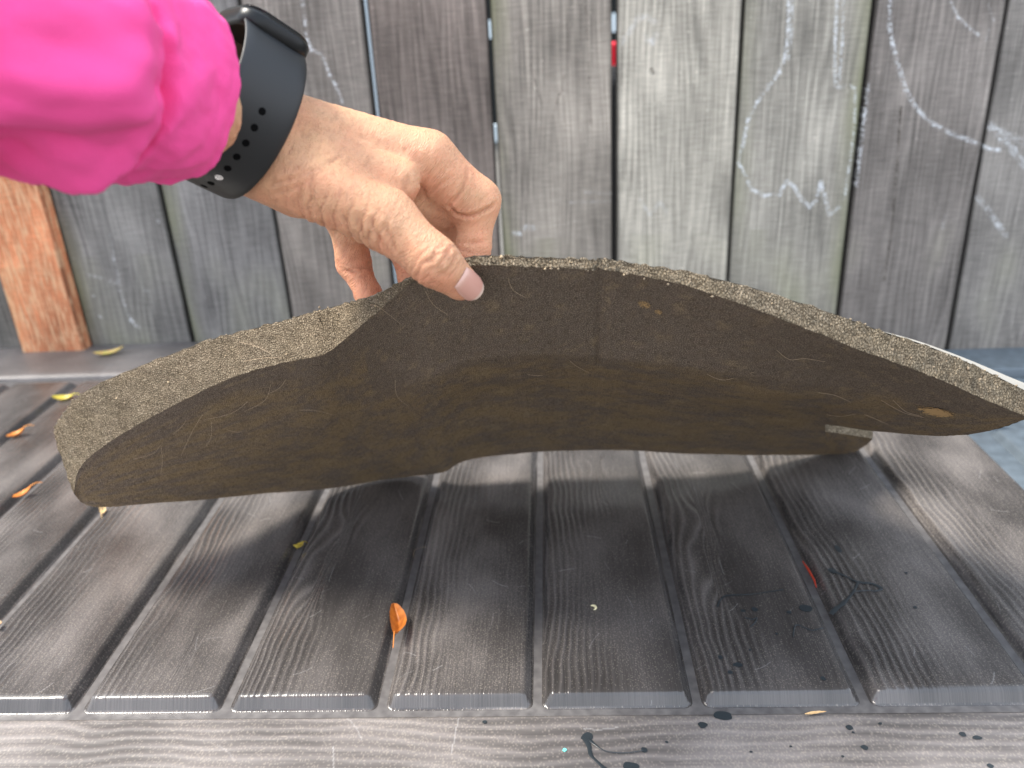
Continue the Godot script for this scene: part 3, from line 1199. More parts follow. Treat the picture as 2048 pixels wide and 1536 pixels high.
func round_blob(x: float, z: float, rx: float, rz: float, s: int) -> Array:
	var r := RandomNumberGenerator.new()
	r.seed = s
	var pts := []
	for i in 9:
		var a := TAU * i / 9.0
		var k := r.randf_range(0.82, 1.15)
		pts.append(Vector2(x + rx * k * cos(a), z + rz * k * sin(a)))
	return pts

func drip(path: Array, widths: Array) -> Array:   # outline of a stroke
	var l := []
	var rr := []
	for i in path.size():
		var d: Vector2 = (path[mini(i + 1, path.size() - 1)] - path[maxi(i - 1, 0)]).normalized()
		var n := Vector2(-d.y, d.x)
		l.append(path[i] + n * widths[i])
		rr.push_front(path[i] - n * widths[i])
	return l + rr

# ================================================================ the scene
func _ready() -> void:
	rng.seed = 11
	# camera
	var cam := Camera3D.new()
	cam.name = "camera"
	cam.fov = 49.95
	cam.near = 0.02
	cam.far = 60.0
	cam.transform = Transform3D(Basis(Vector3(0.9980989, -0.0492479, -0.0370569), Vector3(0.0301356, 0.9144408, -0.4035962), Vector3(0.0537626, 0.4017122, 0.9141865)).orthonormalized(), Vector3(0, 0.34, 0))
	var ca := CameraAttributesPhysical.new()
	ca.frustum_focus_distance = 0.43
	ca.frustum_focal_length = 25.77
	ca.exposure_aperture = 6.8
	cam.attributes = ca
	add_child(cam)
	# sky and sun
	var we := WorldEnvironment.new()
	we.name = "environment"
	var env := Environment.new()
	env.background_mode = Environment.BG_SKY
	var sky := Sky.new()
	var sk := ProceduralSkyMaterial.new()
	sk.sky_top_color = Color(0.76, 0.81, 0.88)
	sk.sky_horizon_color = Color(0.93, 0.93, 0.94)
	sk.sky_curve = 0.25
	sk.sky_energy_multiplier = 1.2
	sk.ground_bottom_color = Color(0.40, 0.38, 0.36)
	sk.ground_horizon_color = Color(0.55, 0.54, 0.52)
	sky.sky_material = sk
	env.sky = sky
	env.tonemap_mode = Environment.TONE_MAPPER_LINEAR
	env.tonemap_exposure = 1.92
	env.sdfgi_enabled = true
	env.ssao_enabled = true
	env.ssil_enabled = true
	we.environment = env
	add_child(we)
	var sun := DirectionalLight3D.new()
	sun.name = "sun"
	sun.light_energy = 1.25
	sun.light_color = Color(1.0, 0.97, 0.93)
	sun.light_angular_distance = 18.0
	sun.shadow_enabled = true
	var to_sun := Vector3(-0.54, 0.83, -0.12).normalized()
	sun.basis = Basis.looking_at(-to_sun, Vector3.FORWARD)
	add_child(sun)

	build_ground()
	build_fence()
	build_beyond()
	build_boxes()
	build_paint()
	make_pad()
	make_person()
	make_watch()
	build_litter()

func build_ground() -> void:
	var g := PlaneMesh.new()
	g.size = Vector2(80, 80)
	var m := plain_mat(Color(0.46, 0.45, 0.43), 0.95, 0.3)
	m.albedo_texture = noise_tex(noise(4, 0.02, 4), 512, grad([[0.0, Color(0.7, 0.7, 0.7)], [1.0, Color(1, 1, 1)]]))
	m.uv1_scale = Vector3(60, 60, 1)
	struct("ground", g, m).position = Vector3(0, -0.56, 0)

func build_fence() -> void:
	var fence := thing("board_fence", "tall weathered grey vertical board fence with white chalk scribbles behind the deck box", "fence", Vector3(0, 0, 0))
	var zf := -0.918
	var gaps := [[-1.08, -1.077], [-0.951, -0.948], [-0.822, -0.819], [-0.690, -0.687], [-0.566, -0.563], [-0.4385, -0.4355], [-0.3130, -0.3105], [-0.1868, -0.1812], [-0.0598, -0.0558], [0.0670, 0.0732], [0.1975, 0.2000], [0.3265, 0.3290], [0.4560, 0.4582], [0.586, 0.589], [0.716, 0.719], [0.846, 0.849], [0.976, 0.979]]
	var tones := [Color(0.479, 0.458, 0.442), Color(0.479, 0.458, 0.442), Color(0.479, 0.458, 0.442), Color(0.456, 0.446, 0.424), Color(0.490, 0.481, 0.465), Color(0.490, 0.481, 0.469), Color(0.524, 0.498, 0.469), Color(0.479, 0.441, 0.413), Color(0.592, 0.562, 0.522), Color(0.673, 0.650, 0.601), Color(0.610, 0.590, 0.550), Color(0.507, 0.481, 0.458), Color(0.524, 0.504, 0.481), Color(0.512, 0.492, 0.469), Color(0.512, 0.492, 0.469), Color(0.512, 0.492, 0.469)]
	var V := func(a: Array) -> Array:
		var r := []
		for i in range(0, a.size(), 2):
			r.append(Vector2(a[i], a[i + 1]))
		return r
	var chalk := chalk_strokes()
	for i in gaps.size() - 1:
		var x0: float = gaps[i][1]
		var x1: float = gaps[i + 1][0]
		var w := x1 - x0
		var y0 := -0.52
		var y1 := 0.95
		var in_view := x0 > -0.75 and x1 < 0.62
		# the board: a slab with softened long edges
		var e := 0.0016
		var t := 0.018
		var dz := 0.0012 * sin(i * 2.3)
		var prof := [Vector2(x0, -t), Vector2(x0, -e), Vector2(x0 + e * 0.3, -e * 0.3), Vector2(x0 + e, 0), Vector2(x1 - e, 0), Vector2(x1 - e * 0.3, -e * 0.3), Vector2(x1, -e), Vector2(x1, -t)]
		var rows := []
		var uvs := []
		var n := 14
		for j in n + 1:
			var y := lerpf(y1, y0, float(j) / n)
			var row := []
			var ur := []
			for p in prof:
				var bow := 0.0008 * sin(y * 5.0 + i * 1.7)
				row.append(Vector3(p.x + bow * 0.4, y, zf + dz + p.y + bow))
				ur.append(Vector2((p.x - x0) / w, 1.0 - (y + 0.045) / 0.445))
			rows.append(row)
			uvs.append(ur)
		var mat: StandardMaterial3D
		var ml := 0.0
		var mr := 0.0
		if i == 8:
			ml = 0.9
		if i == 10:
			mr = 0.7
			ml = 0.4
		if i == 5 or i == 4:
			ml = 0.7
		if in_view:
			var img := board_image(100 + i * 13, 224, 736, w, 0.445, tones[i], 1.0, ml, mr, chalk.map(func(s): return [s[0], s[1], s[2].map(func(q): return q + Vector2(0, 0.045))]), x0)
			mat = tex_mat(img, 0.85, 0.14, 0.3)
		else:
			mat = plain_mat(tones[i], 0.9, 0.3)
		var o := obj("board", flat_sheet(rows, uvs), mat, fence)
	# rails on the far side
	for y in [0.62, -0.12]:
		var r := obj("rail", box_mesh(Vector3(2.1, 0.085, 0.036)), plain_mat(Color(0.40, 0.38, 0.36), 0.9, 0.3), fence)
		r.position = Vector3(-0.05, y, zf - 0.018 - 0.0195)
	# the reddish stud that leans on the fence at the left
	var st := thing("timber_stud", "reddish orange timber board standing upright against the fence on the left", "timber", Vector3(-0.6005, 0, -0.907))
	var sz := Vector3(0.089, 1.3, 0.036)
	var img2 := board_image(777, 192, 640, 0.089, 0.5, Color(0.76, 0.50, 0.36), 1.2, 0.0, 0.0, [], 0.0)
	# pale rubbed streaks
	var rr := RandomNumberGenerator.new()
	rr.seed = 5
	var np := noise(91, 1.0, 3)
	for j in 640:
		for i in 192:
			var k := np.get_noise_2d(i * 0.10, j * 0.022) + 0.45 * np.get_noise_2d(i * 0.7, j * 0.05)
			if k > -0.05:
				var c := img2.get_pixel(i, j)
				img2.set_pixel(i, j, c.lerp(Color(0.88, 0.77, 0.62), minf((k + 0.05) * 1.6, 0.55)))
	var sm2 := tex_mat(img2, 0.85, 0.06, 0.3)
	var prof2 := []
	var rows2 := []
	var uv2 := []
	var hx := 0.0383
	for j in 11:
		var y := lerpf(0.75, -0.55, j / 10.0)
		var row := []
		var ur := []
		for p in [Vector2(-hx, -0.0085), Vector2(-hx, 0.007), Vector2(-hx + 0.0018, 0.0088), Vector2(hx - 0.0018, 0.0088), Vector2(hx, 0.007), Vector2(hx, -0.0085)]:
			row.append(Vector3(p.x, y, p.y))
			ur.append(Vector2((p.x + hx) / (2 * hx) - (0.0088 - p.y) * 6.0 * signf(p.x), 1.0 - (y + 0.05) / 0.5))
		rows2.append(row)
		uv2.append(ur)
	obj("face", flat_sheet(rows2, uv2), sm2, st)

func build_beyond() -> void:
	var wall := obj("dark_backdrop", box_mesh(Vector3(12.0, 3.0, 0.1)), plain_mat(Color(0.13, 0.14, 0.14), 0.9, 0.3))
	wall.position = Vector3(0, 0.94, -7.0)  # invented backdrop, keeps bright sky and ground out of the fence gaps
	tag(wall, "dark backdrop added to keep the gaps between the fence boards dark", "wall")
	var pale := plain_mat(Color(0.88, 0.93, 0.95), 0.6)
	var rails := thing("rail_fence", "pale blue-white rail fence glimpsed through the gaps between the boards", "fence", Vector3(0, -0.56, -2.2))
	for y in [0.886, 0.640]:
		obj("rail", box_mesh(Vector3(1.3, 0.042, 0.02)), pale, rails).position = Vector3(0.10, y, 0)
	obj("post", box_mesh(Vector3(0.075, 1.15, 0.05)), plain_mat(Color(0.74, 0.79, 0.82), 0.5), rails).position = Vector3(-0.441, 0.575, 0.036)
	var cap := thing("red_bottle", "small red object peeping through the gap left of the palest board", "bottle", Vector3(0.1225, 0.25, -1.6))
	var cm := plain_mat(Color(0.85, 0.07, 0.18), 0.5)
	obj("cap", lathe([[0.0, 0.048], [0.016, 0.048], [0.020, 0.043], [0.020, 0.013], [0.021, 0.010]]), cm, cap)
	obj("body", lathe([[0.021, 0.010], [0.032, -0.010], [0.036, -0.03], [0.036, -0.80], [0.0, -0.81]]), plain_mat(Color(0.10, 0.10, 0.11), 0.6), cap)

func lathe(prof: Array, sides := 20) -> ArrayMesh:
	var rows := []
	for p in prof:
		var row := []
		for k in sides:
			var a := TAU * k / sides
			row.append(Vector3(p[0] * cos(a), p[1], p[0] * sin(a)))
		rows.append(row)
	return sheet(rows, true, [], [], true)

func flat_sheet(rows: Array, uvs: Array) -> ArrayMesh:
	var st := SurfaceTool.new()
	st.begin(Mesh.PRIMITIVE_TRIANGLES)
	for j in rows.size() - 1:
		for i in rows[j].size() - 1:
			var q := [[j, i], [j, i + 1], [j + 1, i], [j, i + 1], [j + 1, i + 1], [j + 1, i]]
			st.set_smooth_group(i)
			for k in q:
				st.set_uv(uvs[k[0]][k[1]])
				st.add_vertex(rows[k[0]][k[1]])
	st.generate_normals()
	return st.commit()

func chalk_strokes() -> Array:
	# [half width in mm, strength, x and y in mm along the fence]
	var list := [
		[2.0, -0.75, [366.6, 238.3, 369.9, 195.0, 374.3, 114.4, 374.4, 51.5]],
		[1.4, -0.45, [40.4, 356.5, 42.7, 300.0, 45.1, 235.3]],
		[3.2, -1.0, [108.2, 287.2, 109.8, 285.2]],
		[1.6, -0.35, [-17.4, 298.0, -10.5, 273.1, -5.9, 255.4]],
		[1.6, -0.35, [18.7, 286.6, 11.9, 267.1, 4.4, 244.8]],
		[2.7, 0.95, [243.5, 346.3, 245.3, 318.6, 244.8, 295.1, 240.0, 278.5, 230.8, 266.8, 219.1, 250.1, 210.9, 232.9, 207.7, 210.0, 203.7, 189.3, 210.9, 175.7, 220.0, 159.2, 234.0, 152.1, 250.1, 152.5, 253.8, 160.5, 257.0, 167.3, 265.6, 159.9, 274.9, 146.0, 283.8, 137.4, 291.1, 145.3, 293.5, 164.1, 298.6, 150.4, 306.3, 128.2, 316.2, 136.1]],
		[2.0, 0.80, [247.9, 346.1, 249.2, 313.8, 248.1, 291.1]],
		[2.5, 0.80, [291.3, 343.9, 292.7, 316.3, 294.8, 288.0, 298.4, 263.6]],
		[2.2, 0.75, [297.7, 343.6, 300.8, 301.9, 301.7, 261.0, 312.8, 262.0, 319.2, 258.8, 322.9, 217.6, 321.9, 181.5, 320.7, 144.1]],
		[2.6, 0.90, [330.5, 262.1, 330.5, 232.5, 330.6, 196.8, 330.7, 159.9]],
		[3.0, 0.95, [341.8, 341.4, 345.4, 313.7, 351.1, 297.1, 358.4, 280.1, 369.3, 255.4, 382.0, 237.6, 399.6, 221.8, 419.2, 210.8, 441.2, 202.2, 463.4, 192.4, 475.1, 190.4]],
		[2.0, 0.70, [401.8, 336.1, 411.3, 322.0, 422.7, 312.3, 433.7, 304.8]],
		[1.5, 0.40, [438.7, 332.0, 446.0, 318.0, 442.0, 299.7]],
		[5.2, 0.70, [460.7, 216.5, 474.3, 203.2, 489.7, 189.7, 506.0, 171.9]],
		[4.7, 0.45, [464.8, 213.8, 501.3, 195.9]],
		[4.3, 0.60, [462.0, 140.9, 475.1, 126.7, 488.8, 109.7, 498.9, 98.2]],
		[2.5, 0.70, [-246.4, 370.9, -247.0, 333.2, -243.2, 323.4, -233.3, 318.1, -228.2, 298.2, -223.2, 288.1, -218.6, 270.2]],
		[2.6, 0.50, [-247.8, 338.0, -244.9, 322.5]],
		[3.6, 0.45, [78.2, 315.0, 86.7, 326.4, 93.2, 336.4, 100.7, 338.3, 111.9, 332.2]],
		[4.1, 0.35, [101.0, 318.7, 108.7, 313.6, 112.1, 320.5]],
		[2.8, 1.30, [-42.6, 122.3, -35.9, 120.9]],
		[3.9, 1.40, [-29.9, 127.5, -19.8, 127.6]],
		[3.6, 0.80, [-506.9, 35.5, -499.4, 25.7]],
		[2.3, 0.80, [-555.8, 113.0, -555.0, 111.8]],
		[2.4, 0.70, [-545.3, 68.2, -544.4, 67.0]],
		[2.4, 0.70, [-543.6, 41.9, -542.7, 40.6]],
		[2.9, 0.60, [-482.1, 73.2, -477.8, 70.6]],
		[2.3, 0.80, [-447.1, 152.5, -446.2, 151.3]],
		[2.3, 0.40, [-505.6, 138.7, -509.4, 109.4, -508.8, 92.5, -511.2, 73.1, -509.7, 54.5, -506.9, 35.5]],
		[2.9, 0.40, [-542.6, 92.6, -513.8, 82.4]],
		[2.2, 0.50, [431.7, 125.8, 430.0, 109.3]],
		[2.8, 0.35, [98.1, 153.4, 109.3, 136.4, 120.1, 149.8, 128.6, 138.4]],
		[1.7, 0.35, [21.1, 153.9, 65.2, 153.7]],
		[1.7, 0.30, [37.8, 164.2, 67.9, 161.3]],
	]
	var out := []
	for s in list:
		var pts := []
		for i in range(0, s[2].size(), 2):
			pts.append(Vector2(s[2][i], s[2][i + 1]) * 0.001)
		out.append([s[0] * 0.001, s[1], pts])
	return out

func build_boxes() -> void:
	var lid := thing("deck_box", "dark brown wood-grain plastic deck box with raised lid planks and paint spatters", "deck box")
	var seams := [-0.672, -0.5948, -0.5186, -0.4404, -0.3621, -0.2720, -0.1882, -0.1008, -0.0155, 0.0704, 0.1586, 0.2520]
	var gap := 0.0036
	var znear := -0.3374
	var zfar := -0.806
	var base_m: StandardMaterial3D
	var imgs := []
	for q in 5:
		var knots := []
		if q == 1:
			knots = [Vector3(0.030, 0.30, 0.014), Vector3(0.026, 0.36, 0.012)]
		if q == 2:
			knots = [Vector3(0.05, 0.43, 0.010)]
		if q == 3:
			knots = [Vector3(0.045, 0.22, 0.013)]
		imgs.append(plastic_images(300 + q * 17, 208, 880, 0.083, 0.47, 1.0, [0.85, 0.30, 0.72, 0.25, 0.80][q], knots))  # left and right planks paler: sheen painted in over the real dust
	var mats := []
	for q in imgs:
		var m := tex_mat(q[0], 0.24, 0.12, 0.6, q[1])
		mats.append(m)
	var order := [0, 4, 2, 0, 4, 2, 1, 0, 3, 1, 4, 0]
	for i in seams.size():
		var x0: float = seams[i] + gap
		var x1: float = (seams[i + 1] if i + 1 < seams.size() else 0.3452) - (gap if i + 1 < seams.size() else 0.0)
		obj("plank", panel_mesh(x0, x1, znear, zfar), mats[order[i]], lid)
	# lid base, rails
	var flat_img := plastic_images(411, 144, 1600, 0.085, 1.045, 1.0, 1.0, [], 0.39)
	var rail_m := tex_mat(flat_img[0], 0.42, 0.035, 0.5, flat_img[1])
	var base_mat := plain_mat(Color(0.44, 0.43, 0.425), 0.34, 0.5)
	base_mat.albedo_texture = noise_tex(noise(14, 0.05, 4), 256, grad([[0.0, Color(0.75, 0.75, 0.76)], [1.0, Color(1, 1, 1)]]))
	base_mat.uv1_triplanar = true
	base_mat.uv1_world_triplanar = true
	base_mat.uv1_scale = Vector3.ONE * 9.0
	var b := obj("lid_base", box_mesh(Vector3(1.030, 0.03, 0.51)), base_mat, lid)
	b.position = Vector3(-0.1698, -0.015, -0.5865)
	obj("front_rail", bar_mesh(-0.7, 0.345, [Vector2(-0.3316, -0.004), Vector2(-0.3314, 0.0003), Vector2(-0.3304, 0.0006), Vector2(-0.3285, 0.0009), Vector2(-0.30, 0.0012), Vector2(-0.276, 0.0012), Vector2(-0.270, 0.0004), Vector2(-0.266, -0.003), Vector2(-0.264, -0.010), Vector2(-0.264, -0.06)], 40), rail_m, lid)
	obj("back_rail", bar_mesh(-0.7, 0.345, [Vector2(-0.9165, -0.04), Vector2(-0.9165, 0.0035), Vector2(-0.9145, 0.0060), Vector2(-0.832, 0.0060), Vector2(-0.826, 0.0052), Vector2(-0.8225, 0.0028), Vector2(-0.8215, 0.0), Vector2(-0.8213, -0.01)], 40), rail_m, lid)
	var wall := obj("box_body", box_mesh(Vector3(1.0, 0.51, 0.60)), plain_mat(Color(0.33, 0.31, 0.30), 0.5), lid)
	wall.position = Vector3(-0.17, -0.295, -0.585)
	# the blue-grey box beside it
	var blue := thing("storage_box", "blue-grey plastic box at the right edge behind the foam pad tip", "storage box", Vector3(0, 0, 0))
	var bm := plain_mat(Color(0.40, 0.445, 0.48), 0.45, 0.5)
	bm.albedo_texture = noise_tex(noise(24, 0.03, 4), 256, grad([[0.0, Color(0.8, 0.8, 0.8)], [1.0, Color(1, 1, 1)]]))
	bm.uv1_triplanar = true
	bm.uv1_world_triplanar = true
	bm.uv1_scale = Vector3.ONE * 7.0
	var bl := obj("lid", box_mesh(Vector3(0.62, 0.04, 0.60)), bm, blue)
	bl.position = Vector3(0.668, -0.065, -0.55)
	obj("raised_panel", panel_mesh(0.415, 0.90, -0.30, -0.7225, -0.0449), bm, blue)
	obj("back_rail", bar_mesh(0.358, 0.978, [Vector2(-0.9165, -0.06), Vector2(-0.9165, -0.037), Vector2(-0.9145, -0.035), Vector2(-0.859, -0.035), Vector2(-0.8545, -0.037), Vector2(-0.8535, -0.06)], 12), bm, blue)
	var bb := obj("box_body", box_mesh(Vector3(0.60, 0.46, 0.58)), bm, blue)
	bb.position = Vector3(0.668, -0.316, -0.555)

func build_paint() -> void:
	var lid := get_node("deck_box")
	var m := plain_mat(Color(0.18, 0.205, 0.22), 0.3, 0.5)
	# drops: centre x, z and half sizes in mm
	var drops := [
		[146.3, -407.6, 3.93, 3.66],
		[108.7, -406.2, 1.51, 1.38],
		[115.8, -407.4, 1.82, 1.84],
		[135.5, -404.2, 1.50, 1.36],
		[87.6, -366.7, 1.41, 1.58],
		[95.8, -360.7, 2.50, 1.93],
		[90.5, -355.0, 1.38, 1.51],
		[139.2, -349.7, 1.35, 1.47],
		[173.3, -443.9, 2.57, 2.60],
		[184.7, -467.7, 2.01, 3.92],
		[105.3, -372.4, 0.85, 0.81],
		[210.7, -407.0, 1.20, 1.36],
		[218.5, -440.5, 1.27, 1.02],
		[123.4, -385.4, 0.87, 0.85],
	]
	var rail_drops := [
		[82.1, -329.5, 5.25, 3.04],
		[70.4, -323.6, 2.34, 1.98],
		[144.4, -321.2, 1.79, 1.62],
		[147.3, -308.5, 1.74, 1.53],
		[198.5, -316.2, 1.76, 1.57],
		[204.6, -314.2, 2.25, 1.25],
		[10.2, -316.3, 3.09, 2.90],
		[31.0, -297.8, 4.44, 2.66],
		[38.5, -307.8, 1.51, 1.55],
		[-43.5, -326.8, 1.33, 1.02],
		[160.6, -323.7, 1.03, 0.65],
		[145.1, -318.0, 0.76, 0.64],
		[202.7, -297.0, 1.68, 1.45],
		[111.6, -309.4, 0.75, 0.62],
		[135.1, -303.1, 0.74, 0.60],
		[50.4, -312.7, 0.76, 0.63],
		[91.3, -306.2, 0.75, 0.61],
	]
	var strokes := [
		[[173.3, -443.9, 179.6, -438.0, 185.6, -431.7, 193.6, -430.0, 197.9, -424.9], [1.77, 1.06, 1.06, 1.06, 1.77]],
		[[185.6, -431.7, 179.2, -422.0, 171.0, -412.6, 164.1, -406.7, 159.2, -401.4], [0.69, 1.04, 1.38, 1.73, 1.73]],
		[[197.7, -424.4, 192.8, -422.6, 188.4, -423.2, 179.4, -422.5], [1.02, 0.68, 0.51, 0.68]],
		[[93.8, -409.8, 96.7, -415.9, 101.9, -420.6, 115.9, -421.2, 125.8, -422.9, 137.5, -425.5], [0.67, 0.67, 0.84, 0.4, 0.4, 0.5]],
		[[132.0, -382.3, 133.8, -387.8, 136.5, -392.5, 140.5, -390.2, 144.3, -387.6, 151.2, -389.6], [0.48, 0.48, 0.48, 0.48, 0.48, 0.48]],
		[[108.2, -399.8, 111.9, -397.9, 115.4, -399.2, 112.5, -394.3, 109.2, -391.3], [0.49, 0.49, 0.49, 0.49, 0.49]],
	]
	var rail_strokes := [
		[[9.7, -315.0, 11.0, -309.6, 11.7, -304.3, 15.9, -298.8, 19.5, -294.3], [2.26, 1.41, 1.13, 1.13, 1.7]],
		[[11.2, -314.4, 15.5, -309.6, 19.9, -306.7, 28.8, -305.7, 37.9, -307.2], [1.13, 0.56, 0.28, 0.28, 0.28]],
	]
	for k in 2:
		var y := 0.0069 if k == 0 else 0.00125
		var n := 0
		for d in (drops if k == 0 else rail_drops):
			n += 1
			var pts := round_blob(d[0] * 0.001, d[1] * 0.001, d[2] * 0.001, d[3] * 0.001, 40 + n + 60 * k)
			obj("paint_spatter", blob(pts, y, 0.0002), m, lid)
		for d in (strokes if k == 0 else rail_strokes):
			n += 1
			var path := []
			var wd := []
			var cnt: int = d[0].size() / 2
			var raw := []
			for i in cnt:
				raw.append(Vector2(d[0][i * 2], d[0][i * 2 + 1]) * 0.001)
			for i in (cnt - 1) * 3 + 1:
				path.append(spline(raw, i / 3.0))
				wd.append(spline(d[1], i / 3.0) * 0.00082 * (0.8 + 0.4 * rng.randf()))
			obj("paint_spatter", stroke_mesh(path, wd, y + 0.0003 + 0.00002 * n), m, lid)
	obj("teal_spot", blob(round_blob(-0.0015, -0.3081, 0.0011, 0.0011, 9), 0.00125, 0.0002), plain_mat(Color(0.45, 0.85, 0.80), 0.6), lid)

func stroke_mesh(path: Array, wd: Array, y: float) -> ArrayMesh:
	var rows := []
	for i in path.size():
		var d: Vector2 = (path[mini(i + 1, path.size() - 1)] - path[maxi(i - 1, 0)]).normalized()
		var n: Vector2 = Vector2(-d.y, d.x) * wd[i]
		rows.append([Vector3(path[i].x - n.x, y - 0.0002, path[i].y - n.y), Vector3(path[i].x, y + 0.0001, path[i].y), Vector3(path[i].x + n.x, y - 0.0002, path[i].y + n.y)])
	return sheet(rows)

func build_litter() -> void:
	var deep := Color(0.30, 0.085, 0.015)
	var orange := Color(0.52, 0.17, 0.025)
	var yellow := Color(0.60, 0.45, 0.06)
	leaf("curled orange leaf with a thin stalk lying across the groove at the front centre", Vector3(-0.1030, 0.0066, -0.3955), 0.14, -0.05, 0.034, 0.0105, 0.5, 0.95, deep, orange, 0.28)
	leaf("small olive leaf standing in the groove just left of the dark shadow", Vector3(-0.1870, 0.0030, -0.4850), 2.9, 0.5, 0.011, 0.0075, 0.8, 0.6, Color(0.38, 0.30, 0.06), yellow, 0.5)
	leaf("orange leaf in a groove at the left edge, farther of the two orange ones", Vector3(-0.5050, 0.0072, -0.6700), 2.0, -0.2, 0.018, 0.009, 0.7, 0.7, orange, Color(0.75, 0.30, 0.05), 0.4)
	leaf("nearer of the two orange leaves at the left edge, level with the pad tip", Vector3(-0.4330, 0.0076, -0.5600), 2.2, -0.2, 0.016, 0.0075, 0.7, 0.7, orange, Color(0.75, 0.28, 0.05), 0.5)
	leaf("yellow leaf half hidden behind the upper left rim of the pad", Vector3(-0.5060, 0.0060, -0.7510), 1.7, 0.1, 0.022, 0.012, 0.7, 0.5, yellow, Color(0.70, 0.60, 0.10), 0.3)
	leaf("narrow yellow-green leaf lying on the back rail below the timber stud", Vector3(-0.5200, 0.0065, -0.8770), 1.9, 0.0, 0.034, 0.012, 0.5, 0.5, Color(0.52, 0.58, 0.14), Color(0.70, 0.40, 0.15), 0.0)
	leaf("tiny pale crumpled scrap at the far left edge of the lid", Vector3(-0.3560, 0.0074, -0.4010), 0.7, 0.2, 0.007, 0.005, 1.4, 0.8, Color(0.60, 0.45, 0.28), Color(0.45, 0.30, 0.15), 0.0)
	leaf("crumbled orange leaf scrap on the blue-grey box by the pad tip", Vector3(0.4120, -0.0365, -0.7350), 1.2, 0.2, 0.026, 0.016, 1.2, 0.8, orange, Color(0.55, 0.22, 0.08), 0.0)
	leaf("straw-coloured sliver lying on the front edge of the lid", Vector3(0.1296, 0.0016, -0.3292), 1.63, 0.0, 0.0115, 0.0018, 0.2, 0.3, Color(0.75, 0.52, 0.28), Color(0.66, 0.42, 0.18), 0.0)
	leaf("pale crumb of dry leaf under the lower left tip of the pad", Vector3(-0.3560, 0.0076, -0.5350), 0.4, 0.6, 0.011, 0.005, 1.0, 0.7, Color(0.66, 0.50, 0.28), Color(0.52, 0.34, 0.14), 0.3)
	var twig := obj("twig", tube([Vector3(0.1596, 0.0030, -0.4600), Vector3(0.1606, 0.0034, -0.4500), Vector3(0.1612, 0.0032, -0.4400), Vector3(0.1604, 0.0030, -0.4325)], [0.0004, 0.0008, 0.0007, 0.0003], 6), plain_mat(Color(0.72, 0.22, 0.13), 0.6))
	tag(twig, "thin red sliver lying in the groove beside the dark paint spatters", "twig")
	var seed_path := []
	for i in 9:
		var a := 2.1 - 3.4 * i / 8.0
		seed_path.append(Vector3(0.0180 + 0.0021 * cos(a), 0.0078, -0.4103 - 0.0021 * sin(a)))
	var sd := obj("seed", tube(seed_path, [0.0002, 0.0005, 0.0007, 0.0008, 0.0008, 0.0008, 0.0007, 0.0005, 0.0002], 6), plain_mat(Color(0.86, 0.82, 0.66), 0.5))
	tag(sd, "tiny pale crescent-shaped husk on the plank right of the orange centre leaf", "seed")
	var curl := []
	for i in 14:
		var a := 0.6 + 3.6 * i / 13.0
		curl.append(Vector3(-0.0965 + 0.0060 * cos(a), 0.0040 + 0.0026 * sm(5.0, 9.0, i), -0.4740 - 0.0095 * sin(a)))
	hair("curled pale hair lying on the lid in the shadow above the orange leaf", curl)
	# hairs on the pad
	pad_hair("curved hair hanging on the rim's middle, upper of the crossed two", [[3.55, -0.75], [3.75, -0.55], [3.95, -0.25]])
	pad_hair("almost level hair on the rim's lower edge, crossing a curved one", [[3.5, -0.28], [3.85, -0.2], [4.1, -0.1]])
	pad_hair("short hair just below the rim, rightmost of the pair near its middle", [[4.14, 0.11], [4.02, 0.16], [3.82, 0.18]])
	pad_hair("long hair sweeping down left just below the rim's middle", [[3.86, 0.12], [3.78, 0.22], [3.46, 0.27]])
	pad_hair("long curved hair running left towards the pad's left tip", [[3.5, 0.2], [3.26, 0.26], [2.82, 0.23]])
	pad_hair("short straight hair closest under the rim at the left end", [[2.66, 0.18], [2.58, 0.23], [2.5, 0.26]])
	pad_hair("long steep hair left of centre among the cluster on the left end", [[2.86, 0.19], [2.74, 0.29], [2.58, 0.5]])
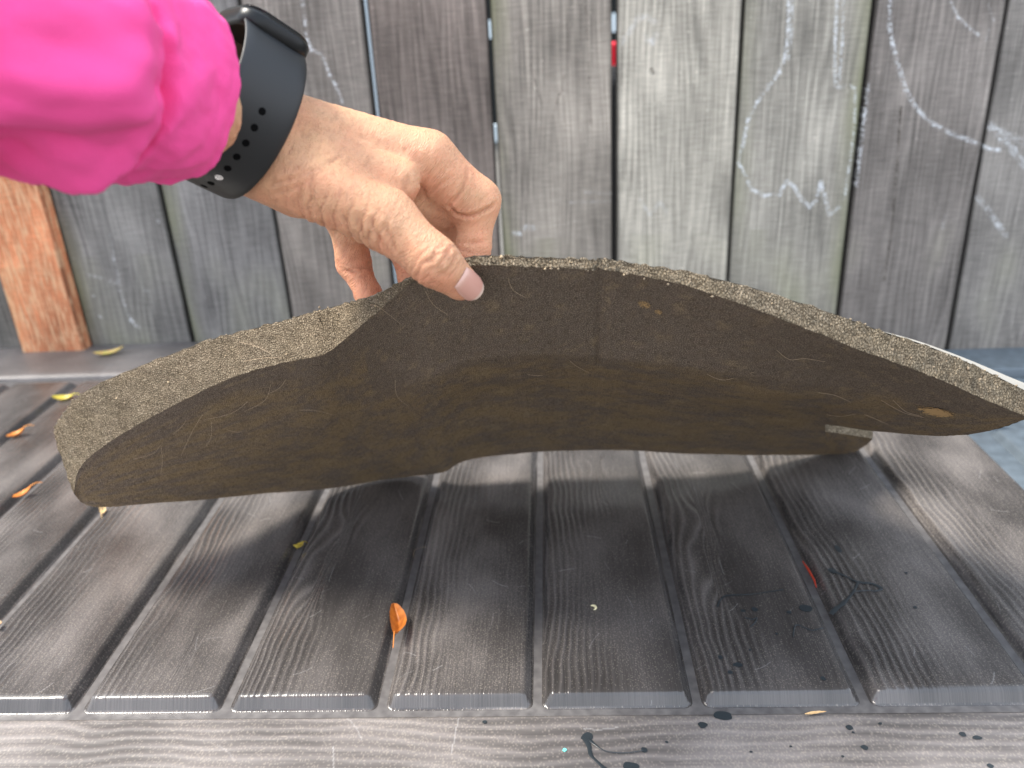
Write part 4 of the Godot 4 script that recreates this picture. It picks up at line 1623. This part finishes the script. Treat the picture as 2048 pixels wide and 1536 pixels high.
	pad_hair("short bent hair right of the steep long one on the left end", [[2.98, 0.28], [2.98, 0.4], [2.9, 0.47]])
	pad_hair("upright hair of the star-shaped tangle at the left tip", [[2.34, 0.33], [2.34, 0.5], [2.3, 0.65]])
	pad_hair("flat hair of the star-shaped tangle, running left to the tip", [[1.94, 0.37], [2.22, 0.39], [2.34, 0.32]])
	pad_hair("short level hair low on the left third of the underside", [[3.22, 0.38], [3.34, 0.41], [3.46, 0.42]])
	pad_hair("long drooping hair in the middle of the underside, left of the crease", [[7.14, 0.3], [7.1, 0.39], [7.34, 0.48]])
	pad_hair("faint nearly level hair midway between left tip and middle", [[4.46, 0.33], [4.86, 0.35], [5.34, 0.41]])
	pad_hair("hair hanging over the rim just left of the thumb", [[6.95, -0.55], [7.15, -0.1], [7.5, 0.1]])
	pad_hair("curved hair directly below the thumb", [[8.06, 0.04], [8.22, 0.09], [8.54, 0.13]])
	pad_hair("thin hair just right of the thumb nail", [[9.54, 0.03], [9.62, 0.06], [9.82, 0.08]])
	pad_hair("straight slanting hair under the lower end of the upright groove", [[10.54, 0.3], [10.66, 0.34], [10.86, 0.39]])
	pad_hair("short level hair left of the slanting one below the groove", [[9.9, 0.41], [10.02, 0.42], [10.14, 0.42]])
	pad_hair("sagging hair right of the groove, in the middle of the right half", [[12.5, 0.28], [12.7, 0.3], [13.06, 0.23]])
	pad_hair("wavy fibre close under the rim of the right half", [[13.34, 0.12], [13.5, 0.15], [13.7, 0.13], [14.02, 0.12]])
	pad_hair("slanting hair left of the tan worn patch, highest of those there", [[13.9, 0.29], [14.22, 0.3], [14.5, 0.35]])
	pad_hair("lower hair of the close pair running into the tan patch", [[14.98, 0.31], [15.34, 0.39], [15.7, 0.4]])
	pad_hair("upper hair of the close pair running into the tan patch", [[15.18, 0.29], [15.38, 0.37], [15.66, 0.39]])
	pad_hair("level hair just above the notch between the pad's two lobes", [[14.06, 0.51], [14.34, 0.5], [14.58, 0.46]])
	pad_hair("short slanting hair near the lower edge of the right lobe", [[14.7, 0.46], [14.86, 0.49], [15.06, 0.53]])
